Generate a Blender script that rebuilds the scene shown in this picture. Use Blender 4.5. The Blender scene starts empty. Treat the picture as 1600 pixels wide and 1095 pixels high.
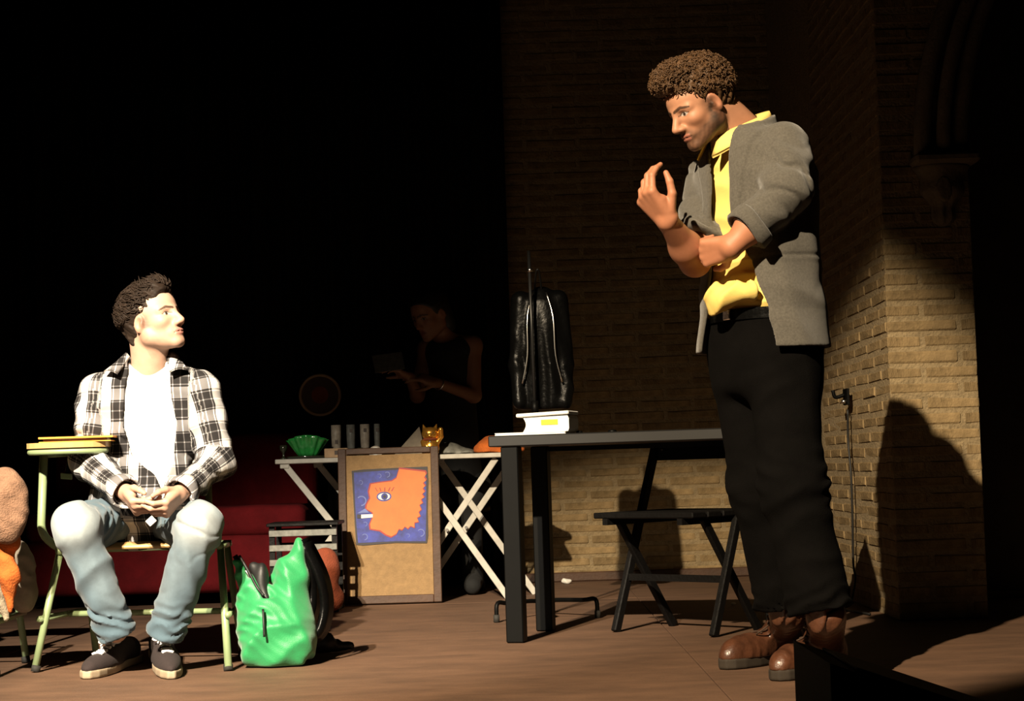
import bpy, math, random
import numpy as np
from mathutils import Vector, Matrix

random.seed(7)
rng = np.random.default_rng(7)
scene = bpy.context.scene
COL = scene.collection
F32 = np.float32

# ------------------------------------------------------------------ camera
FPX = 3000.0
CAM = np.array([0.0, 0.0, 0.636])
PITCH = math.atan(178.5 / FPX)
ROLL = math.radians(1.8)
_fw = np.array([0, math.cos(PITCH), math.sin(PITCH)])
_r0 = np.array([1.0, 0, 0])
_u0 = np.array([0, -math.sin(PITCH), math.cos(PITCH)])
_rt = math.cos(ROLL) * _r0 - math.sin(ROLL) * _u0
_up = math.sin(ROLL) * _r0 + math.cos(ROLL) * _u0
cam_d = bpy.data.cameras.new('camera')
cam_d.sensor_width = 36.0
cam_d.lens = 36.0 * FPX / 1600.0
cam_d.clip_end = 60
cam_o = bpy.data.objects.new('camera', cam_d)
COL.objects.link(cam_o)
cam_o.matrix_world = Matrix(((_rt[0], _up[0], -_fw[0], CAM[0]), (_rt[1], _up[1], -_fw[1], CAM[1]),
                             (_rt[2], _up[2], -_fw[2], CAM[2]), (0, 0, 0, 1)))
scene.camera = cam_o

# ------------------------------------------------------------------ exposure, world, lamps
vs = scene.view_settings
vs.view_transform = 'Standard'
vs.look = 'None'
vs.gamma = 1.0
vs.use_curve_mapping = False
vs.exposure = 0.0
world = bpy.data.worlds.new('dark_hall')
scene.world = world
world.use_nodes = True
world.node_tree.nodes['Background'].inputs[0].default_value = (1.0, 0.85, 0.68, 1)
world.node_tree.nodes['Background'].inputs[1].default_value = 0.0005


def spot(name, loc, az, el, half, blend, power, color, radius=0.05):
    d = bpy.data.lights.new(name, 'SPOT')
    d.energy = power
    d.color = color
    d.spot_size = math.radians(2 * half)
    d.spot_blend = blend
    d.shadow_soft_size = radius
    o = bpy.data.objects.new(name, d)
    COL.objects.link(o)
    az, el = math.radians(az), math.radians(el)
    v = Vector((math.sin(az) * math.cos(el), math.cos(az) * math.cos(el), -math.sin(el)))
    o.location = loc
    o.rotation_euler = v.to_track_quat('-Z', 'Y').to_euler()
    return o


# the two theatre lanterns on the rig above the audience, out of frame
spot('stage_lantern', (-2.1, 0.1, 4.85), 18.3, 34.0, 13.4, 0.30, 6900, (1.0, 0.80, 0.54))
spot('stage_lantern', (-2.45, 0.1, 4.85), 11.0, 34.0, 12.3, 0.9, 8800, (1.0, 0.88, 0.70))


# ------------------------------------------------------------------ pixel helpers
def W(px, py, D):
    d = _fw + (px - 800.0) / FPX * _rt - (py - 547.5) / FPX * _up
    return CAM + d * (D / d[1])


def G(px, py):
    d = _fw + (px - 800.0) / FPX * _rt - (py - 547.5) / FPX * _up
    return CAM + d * (-CAM[2] / d[2])


def V(*a):
    return np.array(a, dtype=float)


def unit(v):
    v = np.asarray(v, float)
    return v / np.linalg.norm(v)


# ------------------------------------------------------------------ materials
ALB = 0.72          # the hall is dark: every surface a little deeper, the lamps stronger


def material(name, color, rough=0.7, var=0.0, scale=20.0, bump=0.0, bump_scale=None, metal=0.0, spec=0.4,
             obj_var=0.0, attr=None, sheen=0.0, coat=0.0, stretch=None, emit=None):
    if metal < 0.5:
        color = tuple(q * ALB for q in color)
    m = bpy.data.materials.new(name)
    m.use_nodes = True
    nt = m.node_tree
    b = nt.nodes['Principled BSDF']
    b.inputs['Roughness'].default_value = rough
    b.inputs['Metallic'].default_value = metal
    b.inputs['Specular IOR Level'].default_value = spec
    b.inputs['Sheen Weight'].default_value = sheen
    b.inputs['Coat Weight'].default_value = coat
    src = None
    if attr:
        a = nt.nodes.new('ShaderNodeAttribute')
        a.attribute_name = attr
        src = a.outputs['Color']
    else:
        c = nt.nodes.new('ShaderNodeRGB')
        c.outputs[0].default_value = (*color, 1)
        src = c.outputs[0]
    tc = nt.nodes.new('ShaderNodeTexCoord')
    vec = tc.outputs['Object']
    if stretch:
        mp = nt.nodes.new('ShaderNodeMapping')
        mp.inputs['Scale'].default_value = stretch
        nt.links.new(vec, mp.inputs[0])
        vec = mp.outputs[0]
    if var > 0:
        n = nt.nodes.new('ShaderNodeTexNoise')
        n.inputs['Scale'].default_value = scale
        n.inputs['Detail'].default_value = 5
        n.inputs['Roughness'].default_value = 0.65
        nt.links.new(vec, n.inputs['Vector'])
        r = nt.nodes.new('ShaderNodeMapRange')
        r.inputs[1].default_value = 0.3
        r.inputs[2].default_value = 0.7
        r.inputs[3].default_value = 1 - var
        r.inputs[4].default_value = 1 + var
        nt.links.new(n.outputs[0], r.inputs[0])
        x = nt.nodes.new('ShaderNodeVectorMath')
        x.operation = 'SCALE'
        nt.links.new(src, x.inputs[0])
        nt.links.new(r.outputs[0], x.inputs['Scale'])
        src = x.outputs[0]
    if obj_var > 0:
        oi = nt.nodes.new('ShaderNodeObjectInfo')
        r = nt.nodes.new('ShaderNodeMapRange')
        r.inputs[3].default_value = 1 - obj_var
        r.inputs[4].default_value = 1 + obj_var
        nt.links.new(oi.outputs['Random'], r.inputs[0])
        x = nt.nodes.new('ShaderNodeVectorMath')
        x.operation = 'SCALE'
        nt.links.new(src, x.inputs[0])
        nt.links.new(r.outputs[0], x.inputs['Scale'])
        src = x.outputs[0]
    nt.links.new(src, b.inputs['Base Color'])
    if bump > 0:
        n = nt.nodes.new('ShaderNodeTexNoise')
        n.inputs['Scale'].default_value = bump_scale or scale * 4
        n.inputs['Detail'].default_value = 4
        nt.links.new(vec, n.inputs['Vector'])
        bp = nt.nodes.new('ShaderNodeBump')
        bp.inputs['Strength'].default_value = bump
        bp.inputs['Distance'].default_value = 0.01
        nt.links.new(n.outputs[0], bp.inputs['Height'])
        nt.links.new(bp.outputs[0], b.inputs['Normal'])
    return m


M = {}
M['brick'] = material('old_brick', (0.255, 0.180, 0.092), 0.95, 0.35, 14, 0.6, 60, obj_var=0.12, spec=0.1)
M['mortar'] = material('lime_mortar', (0.29, 0.217, 0.12), 0.95, 0.25, 25, 0.8, 90)
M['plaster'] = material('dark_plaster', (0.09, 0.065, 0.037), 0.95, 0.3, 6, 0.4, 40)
M['stone'] = material('carved_stone', (0.20, 0.155, 0.10), 0.9, 0.25, 12, 0.5, 60)
M['floor'] = material('stage_plywood', (0.125, 0.066, 0.037), 0.7, 0.28, 3.5, 0.25, 120, obj_var=0.06, stretch=(1, 2.2, 1))
M['black_cloth'] = material('black_curtain_cloth', (0.006, 0.0055, 0.005), 0.95, 0.2, 8, 0.3, 200, spec=0.1)
M['red_cloth'] = material('red_upholstery', (0.125, 0.005, 0.007), 0.9, 0.25, 9, 0.3, 250, spec=0.15)
M['black_paint'] = material('black_painted_metal', (0.0020, 0.0020, 0.0019), 0.5, 0.2, 8, spec=0.1)
M['grey_metal'] = material('dark_grey_metal', (0.03, 0.03, 0.03), 0.35, metal=0.6)
M['black_top'] = material('black_laminate', (0.0055, 0.0052, 0.005), 0.5, 0.2, 20, spec=0.35)
M['black_wood'] = material('black_stained_wood', (0.0035, 0.003, 0.0028), 0.6, 0.3, 15, 0.2, 80, spec=0.15)
M['white_paint'] = material('white_painted_wood', (0.50, 0.475, 0.42), 0.6, 0.15, 20)
M['green_steel'] = material('pale_green_enamel', (0.25, 0.325, 0.165), 0.4, 0.08, 15, spec=0.5)
M['pale_wood'] = material('varnished_plywood', (0.50, 0.31, 0.125), 0.4, 0.12, 8, stretch=(1, 6, 1))
M['rubber'] = material('dark_rubber', (0.02, 0.018, 0.015), 0.8)
M['orange_card'] = material('orange_card_folder', (0.85, 0.34, 0.03), 0.6, 0.08, 20)
M['brown_wood'] = material('dark_brown_wood', (0.065, 0.03, 0.015), 0.65, 0.25, 10, 0.2, 60)
M['cork'] = material('tan_fibreboard', (0.27, 0.165, 0.072), 0.85, 0.16, 30, 0.3, 150)
M['pic_blue'] = material('blue_print', (0.022, 0.035, 0.25), 0.6, 0.45, 28)
M['pic_lightblue'] = material('light_blue_print', (0.12, 0.16, 0.42), 0.6, 0.2, 30)
M['pic_dark'] = material('black_print', (0.014, 0.01, 0.016), 0.6)
M['pic_orange'] = material('orange_print', (0.62, 0.15, 0.022), 0.6, 0.1, 12)
M['pic_red'] = material('dark_red_print', (0.30, 0.02, 0.02), 0.6)
M['pic_white'] = material('white_print', (0.7, 0.7, 0.68), 0.6)
M['paper'] = material('white_paper', (0.82, 0.80, 0.74), 0.7, 0.04, 30)
M['yellow_label'] = material('yellow_sticker', (0.80, 0.48, 0.02), 0.6)
M['green_cloth'] = material('green_nylon', (0.016, 0.255, 0.078), 0.5, 0.12, 12, 0.15, 300, spec=0.4, sheen=0.2)
M['black_web'] = material('black_webbing', (0.008, 0.008, 0.008), 0.55, spec=0.4)
M['gloss_black'] = material('black_leather', (0.0025, 0.0025, 0.0025), 0.32, 0.2, 15, 0.2, 60, spec=0.09)
M['chrome'] = material('polished_metal', (0.75, 0.74, 0.72), 0.22, metal=1.0)
M['orange_cloth'] = material('orange_cloth', (0.50, 0.115, 0.014), 0.9, 0.25, 18, 0.4, 150)
M['rust_cloth'] = material('rust_cloth', (0.22, 0.045, 0.016), 0.9, 0.3, 18, 0.4, 150)
M['tan_cloth'] = material('tan_wool', (0.23, 0.125, 0.075), 0.95, 0.3, 25, 0.6, 180)
M['cream_cloth'] = material('cream_cloth', (0.36, 0.29, 0.20), 0.95, 0.2, 25, 0.5, 150)
M['gold'] = material('gold_plastic', (0.75, 0.36, 0.06), 0.22, 0.1, 30, metal=0.85)
M['green_glass'] = material('green_glass', (0.03, 0.30, 0.06), 0.15, 0.3, 30, spec=0.7, coat=0.4)
M['dark_glass'] = material('dark_glass', (0.03, 0.035, 0.02), 0.12, spec=0.7)
M['grey_card'] = material('grey_card', (0.28, 0.23, 0.17), 0.8, 0.2, 30)
M['mug'] = material('pale_stoneware', (0.40, 0.34, 0.27), 0.5, 0.35, 40)
M['mug_dark'] = material('grey_stoneware', (0.17, 0.17, 0.15), 0.5, 0.35, 40)
M['mug_mark'] = material('dark_glaze', (0.07, 0.045, 0.03), 0.5)
M['light_wood'] = material('light_wood_block', (0.45, 0.29, 0.16), 0.7, 0.2, 15)
M['denim'] = material('light_blue_denim', (0.25, 0.36, 0.45), 0.85, 0.16, 14, 0.10, 600, attr='Col', sheen=0.15, spec=0.2)
M['white_knit'] = material('white_cotton', (0.86, 0.85, 0.82), 0.85, spec=0.2)
M['tweed'] = material('grey_wool_tweed', (0.098, 0.090, 0.076), 0.9, 0.25, 160, 0.3, 700, spec=0.15, sheen=0.2)
M['tweed_in'] = material('dark_jacket_lining', (0.02, 0.019, 0.018), 0.8)
M['yellow_shirt'] = material('yellow_cotton', (0.90, 0.66, 0.19), 0.8, 0.05, 15, 0.06, 300, spec=0.2)
M['black_denim'] = material('black_denim', (0.0030, 0.0026, 0.0024), 0.95, 0.25, 12, 0.3, 400, spec=0.05)
M['boot'] = material('worn_brown_leather', (0.080, 0.030, 0.0145), 0.36, 0.45, 16, 0.3, 50, spec=0.55)
M['boot_sole'] = material('dark_brown_sole', (0.03, 0.021, 0.013), 0.8, 0.2, 30)
M['shoe'] = material('dark_canvas', (0.026, 0.016, 0.0155), 0.9, 0.2, 40, 0.3, 400)
M['shoe_sole'] = material('off_white_rubber', (0.36, 0.28, 0.19), 0.7, 0.15, 30)
M['lace'] = material('white_lace', (0.85, 0.82, 0.80), 0.8)
M['boot_lace'] = material('brown_lace', (0.05, 0.024, 0.012), 0.8)
M['skin'] = material('skin', (0.6, 0.4, 0.3), 0.55, 0.05, 60, attr='Col', spec=0.35)
M['hair_dark'] = material('dark_brown_hair', (0.020, 0.0115, 0.007), 0.7, 0.3, 40, spec=0.18)
M['hair_brown'] = material('brown_curly_hair', (0.085, 0.042, 0.016), 0.6, 0.4, 50, spec=0.3)
M['hair_black'] = material('black_hair', (0.006, 0.005, 0.004), 0.5)
M['dark_top'] = material('black_jersey', (0.006, 0.006, 0.006), 0.9)
M['monitor'] = material('black_speaker_paint', (0.005, 0.005, 0.005), 0.8, 0.3, 40, 0.3, 200, spec=0.15)
M['grille'] = material('black_grille', (0.004, 0.004, 0.004), 0.6, 0.3, 300, 0.5, 600, spec=0.2)
M['plastic_clear'] = material('crumpled_plastic', (0.42, 0.44, 0.36), 0.25, 0.3, 30, spec=0.6)


def plaid_material():
    m = bpy.data.materials.new('black_white_plaid')
    m.use_nodes = True
    nt = m.node_tree
    b = nt.nodes['Principled BSDF']
    b.inputs['Roughness'].default_value = 0.85
    b.inputs['Specular IOR Level'].default_value = 0.2
    a = nt.nodes.new('ShaderNodeAttribute')
    a.attribute_name = 'weave'
    s = nt.nodes.new('ShaderNodeSeparateXYZ')
    nt.links.new(a.outputs['Vector'], s.inputs[0])

    def band(out, period):
        d = nt.nodes.new('ShaderNodeMath'); d.operation = 'DIVIDE'
        d.inputs[1].default_value = period
        nt.links.new(out, d.inputs[0])
        f = nt.nodes.new('ShaderNodeMath'); f.operation = 'FRACT'
        nt.links.new(d.outputs[0], f.inputs[0])
        r = nt.nodes.new('ShaderNodeValToRGB')
        r.color_ramp.interpolation = 'CONSTANT'
        e = r.color_ramp.elements
        e[0].position = 0.0; e[0].color = (1, 1, 1, 1)
        e[1].position = 0.34; e[1].color = (0.02, 0.02, 0.02, 1)
        for p, c in ((0.40, 0.75), (0.43, 0.02), (0.65, 0.55), (0.69, 0.02), (0.90, 0.02), (0.93, 0.75), (0.96, 0.05)):
            q = e.new(p); q.color = (c, c, c, 1)
        nt.links.new(f.outputs[0], r.inputs[0])
        return r.outputs[0]
    bu = band(s.outputs[0], 0.098)
    bv = band(s.outputs[1], 0.112)
    ad = nt.nodes.new('ShaderNodeMixRGB'); ad.blend_type = 'MIX'
    ad.inputs[0].default_value = 0.45
    nt.links.new(bu, ad.inputs[1]); nt.links.new(bv, ad.inputs[2])
    r = nt.nodes.new('ShaderNodeValToRGB')
    e = r.color_ramp.elements
    e[0].position = 0.0; e[0].color = (0.008, 0.007, 0.0072, 1)
    e[1].position = 1.0; e[1].color = (0.62, 0.60, 0.58, 1)
    q = e.new(0.45); q.color = (0.11, 0.104, 0.107, 1)
    q = e.new(0.58); q.color = (0.32, 0.31, 0.31, 1)
    nt.links.new(ad.outputs[0], r.inputs[0])
    nt.links.new(r.outputs[0], b.inputs['Base Color'])
    n = nt.nodes.new('ShaderNodeTexNoise'); n.inputs['Scale'].default_value = 500
    bp = nt.nodes.new('ShaderNodeBump'); bp.inputs['Strength'].default_value = 0.2; bp.inputs['Distance'].default_value = 0.01
    nt.links.new(n.outputs[0], bp.inputs['Height']); nt.links.new(bp.outputs[0], b.inputs['Normal'])
    return m


M['plaid'] = plaid_material()


# ------------------------------------------------------------------ object helpers
def base_of(parent):
    b = np.zeros(3)
    while parent is not None:
        b = b + np.array(parent.location)
        parent = parent.parent
    return b


def make_mesh(name, verts, faces, mat, smooth=False):
    me = bpy.data.meshes.new(name)
    me.from_pydata([tuple(map(float, v)) for v in verts] if not isinstance(verts, np.ndarray) else verts.tolist(), [],
                   faces.tolist() if isinstance(faces, np.ndarray) else faces)
    if mat is not None:
        me.materials.append(mat)
    if smooth:
        me.polygons.foreach_set('use_smooth', [True] * len(me.polygons))
    me.update()
    return me


def obj(name, vf, mat, parent=None, smooth=False, at=None):
    """one mesh object; vertices come in world coordinates"""
    v = np.asarray(vf[0], float)
    pb = base_of(parent)
    if at is None:
        if parent is None:
            lo, hi = v.min(0), v.max(0)
            at = V((lo[0] + hi[0]) / 2, (lo[1] + hi[1]) / 2, lo[2])
        else:
            at = pb
    at = np.asarray(at, float)
    me = make_mesh(name, v - at, vf[1], M[mat] if isinstance(mat, str) else mat, smooth)
    o = bpy.data.objects.new(name, me)
    COL.objects.link(o)
    o.location = tuple(at - pb)
    o.parent = parent
    return o


def tag(o, label, cat, group=None, kind=None):
    o['label'] = label
    o['category'] = cat
    if group:
        o['group'] = group
    if kind:
        o['kind'] = kind
    return o


def thing(name, loc, label, cat, group=None):
    o = bpy.data.objects.new(name, None)
    o.empty_display_size = 0.1
    COL.objects.link(o)
    o.location = tuple(map(float, loc))
    return tag(o, label, cat, group)


def join(*vfs):
    vs_, fs_ = [], []
    n = 0
    for v, f in vfs:
        v = np.asarray(v, float)
        vs_.append(v)
        fs_ += [tuple(int(i) + n for i in q) for q in f]
        n += len(v)
    return np.vstack(vs_), fs_


def frame_box(c, ex, ey, ez, bevel=0.0):
    """box from centre and three half-extent vectors, edges chamfered by bevel (metres)"""
    c, ex, ey, ez = (np.asarray(q, float) for q in (c, ex, ey, ez))
    if bevel <= 0:
        v = [c + a * ex + b * ey + d * ez for d in (-1, 1) for b in (-1, 1) for a in (-1, 1)]
        f = [(0, 2, 3, 1), (4, 5, 7, 6), (0, 1, 5, 4), (2, 6, 7, 3), (0, 4, 6, 2), (1, 3, 7, 5)]
        return np.array(v), f
    L = [np.linalg.norm(q) for q in (ex, ey, ez)]
    k = [max(0.0, 1 - bevel / l) for l in L]
    v, idx = [], {}
    for a in (-1, 1):
        for b in (-1, 1):
            for d in (-1, 1):
                for ax in range(3):
                    s = [a * k[0], b * k[1], d * k[2]]
                    s[ax] = (a, b, d)[ax]
                    idx[(a, b, d, ax)] = len(v)
                    v.append(c + s[0] * ex + s[1] * ey + s[2] * ez)
    f = []
    for ax in range(3):
        o1, o2 = (ax + 1) % 3, (ax + 2) % 3
        for s in (-1, 1):
            q = []
            for t1, t2 in ((-1, -1), (1, -1), (1, 1), (-1, 1)):
                key = [0, 0, 0]; key[ax] = s; key[o1] = t1; key[o2] = t2
                q.append(idx[(*key, ax)])
            f.append(tuple(q if s > 0 else q[::-1]))
    for ax in range(3):
        o1, o2 = (ax + 1) % 3, (ax + 2) % 3
        for t1 in (-1, 1):
            for t2 in (-1, 1):
                ka = [0, 0, 0]; ka[ax] = -1; ka[o1] = t1; ka[o2] = t2
                kb = list(ka); kb[ax] = 1
                q = [idx[(*ka, o1)], idx[(*kb, o1)], idx[(*kb, o2)], idx[(*ka, o2)]]
                f.append(tuple(q if t1 * t2 < 0 else q[::-1]))
    for a in (-1, 1):
        for b in (-1, 1):
            for d in (-1, 1):
                q = [idx[(a, b, d, 0)], idx[(a, b, d, 1)], idx[(a, b, d, 2)]]
                f.append(tuple(q if a * b * d > 0 else q[::-1]))
    return np.array(v), f


def box(x0, x1, y0, y1, z0, z1, bevel=0.0):
    return frame_box(((x0 + x1) / 2, (y0 + y1) / 2, (z0 + z1) / 2), ((x1 - x0) / 2, 0, 0), (0, (y1 - y0) / 2, 0), (0, 0, (z1 - z0) / 2), bevel)


def beam(a, b, w, t, side=None, bevel=0.0):
    """rectangular bar from a to b: width w along side, thickness t across"""
    a, b = np.asarray(a, float), np.asarray(b, float)
    d = unit(b - a)
    s = np.array([1.0, 0, 0]) if side is None else np.asarray(side, float)
    s = s - d * np.dot(s, d)
    if np.linalg.norm(s) < 1e-4:
        s = np.array([0, 1.0, 0]); s = s - d * np.dot(s, d)
    s = unit(s)
    n = np.cross(d, s)
    return frame_box((a + b) / 2, s * w / 2, n * t / 2, (b - a) / 2, bevel)


def tube(pts, r, seg=10, closed=False):
    pts = [np.asarray(p, float) for p in pts]
    n = len(pts)
    rs = [r] * n if np.isscalar(r) else list(r)
    tang = []
    for i in range(n):
        if closed:
            t = pts[(i + 1) % n] - pts[i - 1]
        else:
            t = pts[min(i + 1, n - 1)] - pts[max(i - 1, 0)]
        tang.append(unit(t))
    ref = np.array([0, 0, 1.0]) if abs(tang[0][2]) < 0.9 else np.array([1.0, 0, 0])
    u = unit(np.cross(tang[0], ref))
    v, f = [], []
    for i in range(n):
        t = tang[i]
        u = unit(u - t * np.dot(u, t))
        w = np.cross(t, u)
        for k in range(seg):
            a = 2 * math.pi * k / seg
            v.append(pts[i] + rs[i] * (math.cos(a) * u + math.sin(a) * w))
    m = n if closed else n - 1
    for i in range(m):
        for k in range(seg):
            a, b = i * seg + k, i * seg + (k + 1) % seg
            c, d = ((i + 1) % n) * seg + (k + 1) % seg, ((i + 1) % n) * seg + k
            f.append((a, b, c, d))
    if not closed:
        f.append(tuple(range(seg))[::-1])
        f.append(tuple((n - 1) * seg + k for k in range(seg)))
    return np.array(v), f


def bend(pts, rad=0.04, n=5):
    """round the corners of a polyline"""
    pts = [np.asarray(p, float) for p in pts]
    out = [pts[0]]
    for i in range(1, len(pts) - 1):
        a, b, c = pts[i - 1], pts[i], pts[i + 1]
        r = min(rad, 0.45 * np.linalg.norm(a - b), 0.45 * np.linalg.norm(c - b))
        p, q = b + unit(a - b) * r, b + unit(c - b) * r
        for k in range(n + 1):
            t = k / n
            out.append((1 - t) ** 2 * p + 2 * t * (1 - t) * b + t * t * q)
    out.append(pts[-1])
    return out


def spline(pts, n=8):
    """Catmull-Rom through the points"""
    P = [np.asarray(p, float) for p in pts]
    P = [2 * P[0] - P[1]] + P + [2 * P[-1] - P[-2]]
    out = []
    for i in range(1, len(P) - 2):
        for k in range(n):
            t = k / n
            out.append(0.5 * (2 * P[i] + (P[i + 1] - P[i - 1]) * t + (2 * P[i - 1] - 5 * P[i] + 4 * P[i + 1] - P[i + 2]) * t * t
                              + (3 * P[i] - P[i - 1] - 3 * P[i + 1] + P[i + 2]) * t ** 3))
    out.append(P[-2])
    return out


def lathe(c, prof, seg=20):
    """prof: list of (radius, z) from bottom to top"""
    v, f = [], []
    for r, z in prof:
        for k in range(seg):
            a = 2 * math.pi * k / seg
            v.append((c[0] + r * math.cos(a), c[1] + r * math.sin(a), c[2] + z))
    for i in range(len(prof) - 1):
        for k in range(seg):
            f.append((i * seg + k, i * seg + (k + 1) % seg, (i + 1) * seg + (k + 1) % seg, (i + 1) * seg + k))
    f.append(tuple(range(seg))[::-1])
    f.append(tuple((len(prof) - 1) * seg + k for k in range(seg)))
    return np.array(v), f


def prism(poly, ex, ey, ez, o, thick):
    """extrude polygon (2-d list) from plane o + a*ex + b*ey by thick along ez"""
    o, ex, ey, ez = (np.asarray(q, float) for q in (o, ex, ey, ez))
    n = len(poly)
    v = [o + a * ex + b * ey for a, b in poly] + [o + a * ex + b * ey + ez * thick for a, b in poly]
    f = [tuple(range(n))[::-1], tuple(range(n, 2 * n))]
    f += [(i, (i + 1) % n, n + (i + 1) % n, n + i) for i in range(n)]
    return np.array(v), f


# ------------------------------------------------------------------ implicit surfaces (bodies, cloth, bags)
def rc(p, a, b, r1, r2):
    a = np.asarray(a, F32); b = np.asarray(b, F32)
    ab = b - a
    q = p - a
    t = np.clip(q @ ab / max(float(ab @ ab), 1e-9), 0, 1)
    return np.sqrt(((q - t[:, None] * ab) ** 2).sum(1)) - (r1 + (r2 - r1) * t)


def ell(p, c, r, R=None):
    q = p - np.asarray(c, F32)
    if R is not None:
        q = q @ np.asarray(R, F32)
    r = np.asarray(r, F32)
    k0 = np.sqrt(((q / r) ** 2).sum(1))
    k1 = np.sqrt(((q / (r * r)) ** 2).sum(1))
    return k0 * (k0 - 1) / np.maximum(k1, 1e-6)


def rbox(p, c, h, r, R=None):
    q = p - np.asarray(c, F32)
    if R is not None:
        q = q @ np.asarray(R, F32)
    q = np.abs(q) - (np.asarray(h, F32) - r)
    return np.sqrt((np.maximum(q, 0) ** 2).sum(1)) + np.minimum(q.max(1), 0) - r


def smin(a, b, k):
    h = np.maximum(k - np.abs(a - b), 0) / k
    return np.minimum(a, b) - h * h * k * 0.25


def smax(a, b, k):
    return -smin(-a, -b, k)


def smin_all(ds, k):
    d = ds[0]
    for e in ds[1:]:
        d = smin(d, e, k)
    return d


def wob(p, freq, seed):
    """smooth pseudo noise in about -1..1"""
    r = np.random.default_rng(seed)
    out = 0
    for i in range(4):
        k = (r.normal(size=3) * freq * (0.7 + 0.5 * i)).astype(F32)
        out = out + np.sin(p @ k + F32(r.uniform(0, 6.28)) + 0.9 * np.sin(p @ np.roll(k, 1) * F32(0.7))) / (1 + 0.6 * i)
    return out / 2.2


def folds(p, direction, freq, seed, masked=True):
    """sharp-crested creases running across 'direction'"""
    k = (unit(direction) * freq).astype(F32)
    ph = p @ k + 2.4 * wob(p, freq * 0.22, seed)
    mask = np.clip(0.55 + 0.9 * wob(p, freq * 0.25, seed + 500), 0, 1.2) if masked else 1.0
    return ((1 - np.sqrt(np.sin(ph) ** 2 + 0.07)) * 1.7 - 0.45) * mask


def creases(p, direction, freq, seed, width=0.28):
    """narrow grooves across 'direction', 0..1"""
    k = (unit(direction) * freq).astype(F32)
    s = np.sin(p @ k + 2.2 * wob(p, freq * 0.3, seed))
    mask = np.clip(0.5 + 1.1 * wob(p, freq * 0.45, seed + 300), 0, 1)
    return np.exp(-(s / width) ** 2) * mask


def mesh_sdf(f, lo, hi, h, slack=1.9):
    lo = np.asarray(lo, float); hi = np.asarray(hi, float)
    B = 6
    nb = np.maximum(np.ceil((hi - lo) / (h * B)).astype(int), 1)
    n = nb * B + 1
    bc = np.stack(np.meshgrid(*[np.arange(q) for q in nb], indexing='ij'), -1).reshape(-1, 3)
    cen = (lo + (bc + 0.5) * B * h).astype(F32)

    def ev(p):
        out = np.empty(len(p), F32)
        for i in range(0, len(p), 150000):
            out[i:i + 150000] = f(p[i:i + 150000])
        return out
    dc = ev(cen)
    near = np.abs(dc) < slack * 0.87 * B * h
    G_ = np.repeat(np.repeat(np.repeat(dc.reshape(nb), B, 0), B, 1), B, 2)
    G_ = np.pad(G_, ((0, 1),) * 3, mode='edge')
    act = bc[near]
    loc = np.stack(np.meshgrid(*[np.arange(B + 1)] * 3, indexing='ij'), -1).reshape(-1, 3)
    gi = (act[:, None, :] * B + loc[None]).reshape(-1, 3)
    lin = np.unique((gi[:, 0] * n[1] + gi[:, 1]) * n[2] + gi[:, 2])
    ijk = np.stack(np.unravel_index(lin, tuple(n)), -1)
    vals = ev((lo + ijk * h).astype(F32))
    G_ = np.ascontiguousarray(G_)
    G_.reshape(-1)[lin] = vals
    # closed at the border
    for ax in range(3):
        sl = [slice(None)] * 3
        sl[ax] = 0; G_[tuple(sl)] = np.maximum(G_[tuple(sl)], 1e-3)
        sl[ax] = -1; G_[tuple(sl)] = np.maximum(G_[tuple(sl)], 1e-3)
    S = G_ < 0
    c = np.zeros(tuple(n - 1), np.int8)
    for dx in (0, 1):
        for dy in (0, 1):
            for dz in (0, 1):
                c += S[dx:dx + n[0] - 1, dy:dy + n[1] - 1, dz:dz + n[2] - 1]
    cells = np.argwhere((c > 0) & (c < 8))
    vid = -np.ones(tuple(n - 1), np.int32)
    vid[tuple(cells.T)] = np.arange(len(cells))
    acc = np.zeros((len(cells), 3)); cnt = np.zeros(len(cells))
    corners = [(a, b, d) for a in (0, 1) for b in (0, 1) for d in (0, 1)]
    for i, ca in enumerate(corners):
        for cb in corners[i + 1:]:
            if sum(abs(x - y) for x, y in zip(ca, cb)) != 1:
                continue
            ga = G_[cells[:, 0] + ca[0], cells[:, 1] + ca[1], cells[:, 2] + ca[2]]
            gb = G_[cells[:, 0] + cb[0], cells[:, 1] + cb[1], cells[:, 2] + cb[2]]
            m = (ga < 0) != (gb < 0)
            t = np.where(m, ga / np.where(m, ga - gb, 1), 0)
            pt = np.array(ca) + t[:, None] * (np.array(cb) - np.array(ca))
            acc += np.where(m[:, None], pt, 0)
            cnt += m
    verts = lo + (cells + acc / cnt[:, None]) * h
    quads = []
    for ax in range(3):
        a1, a2 = (ax + 1) % 3, (ax + 2) % 3
        sl0 = [slice(None)] * 3; sl1 = [slice(None)] * 3
        sl0[ax] = slice(0, -1); sl1[ax] = slice(1, None)
        s0, s1 = S[tuple(sl0)], S[tuple(sl1)]
        e = np.argwhere(s0 != s1)
        e = e[(e[:, a1] > 0) & (e[:, a2] > 0) & (e[:, a1] < n[a1] - 1) & (e[:, a2] < n[a2] - 1)]
        if len(e) == 0:
            continue
        o1 = np.zeros(3, int); o1[a1] = 1
        o2 = np.zeros(3, int); o2[a2] = 1
        q = np.stack([vid[tuple((e - o1 - o2).T)], vid[tuple((e - o2).T)], vid[tuple(e.T)], vid[tuple((e - o1).T)]], -1)
        flip = ~s0[tuple(e.T)]
        q[flip] = q[flip][:, ::-1]
        quads.append(q)
    return verts, np.vstack(quads)


def set_color(o, cols, name='Col'):
    me = o.data
    a = me.attributes.new(name, 'FLOAT_COLOR', 'POINT')
    c = np.ones((len(me.vertices), 4), F32)
    c[:, :3] = np.asarray(cols) * ALB
    a.data.foreach_set('color', c.ravel())


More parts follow.
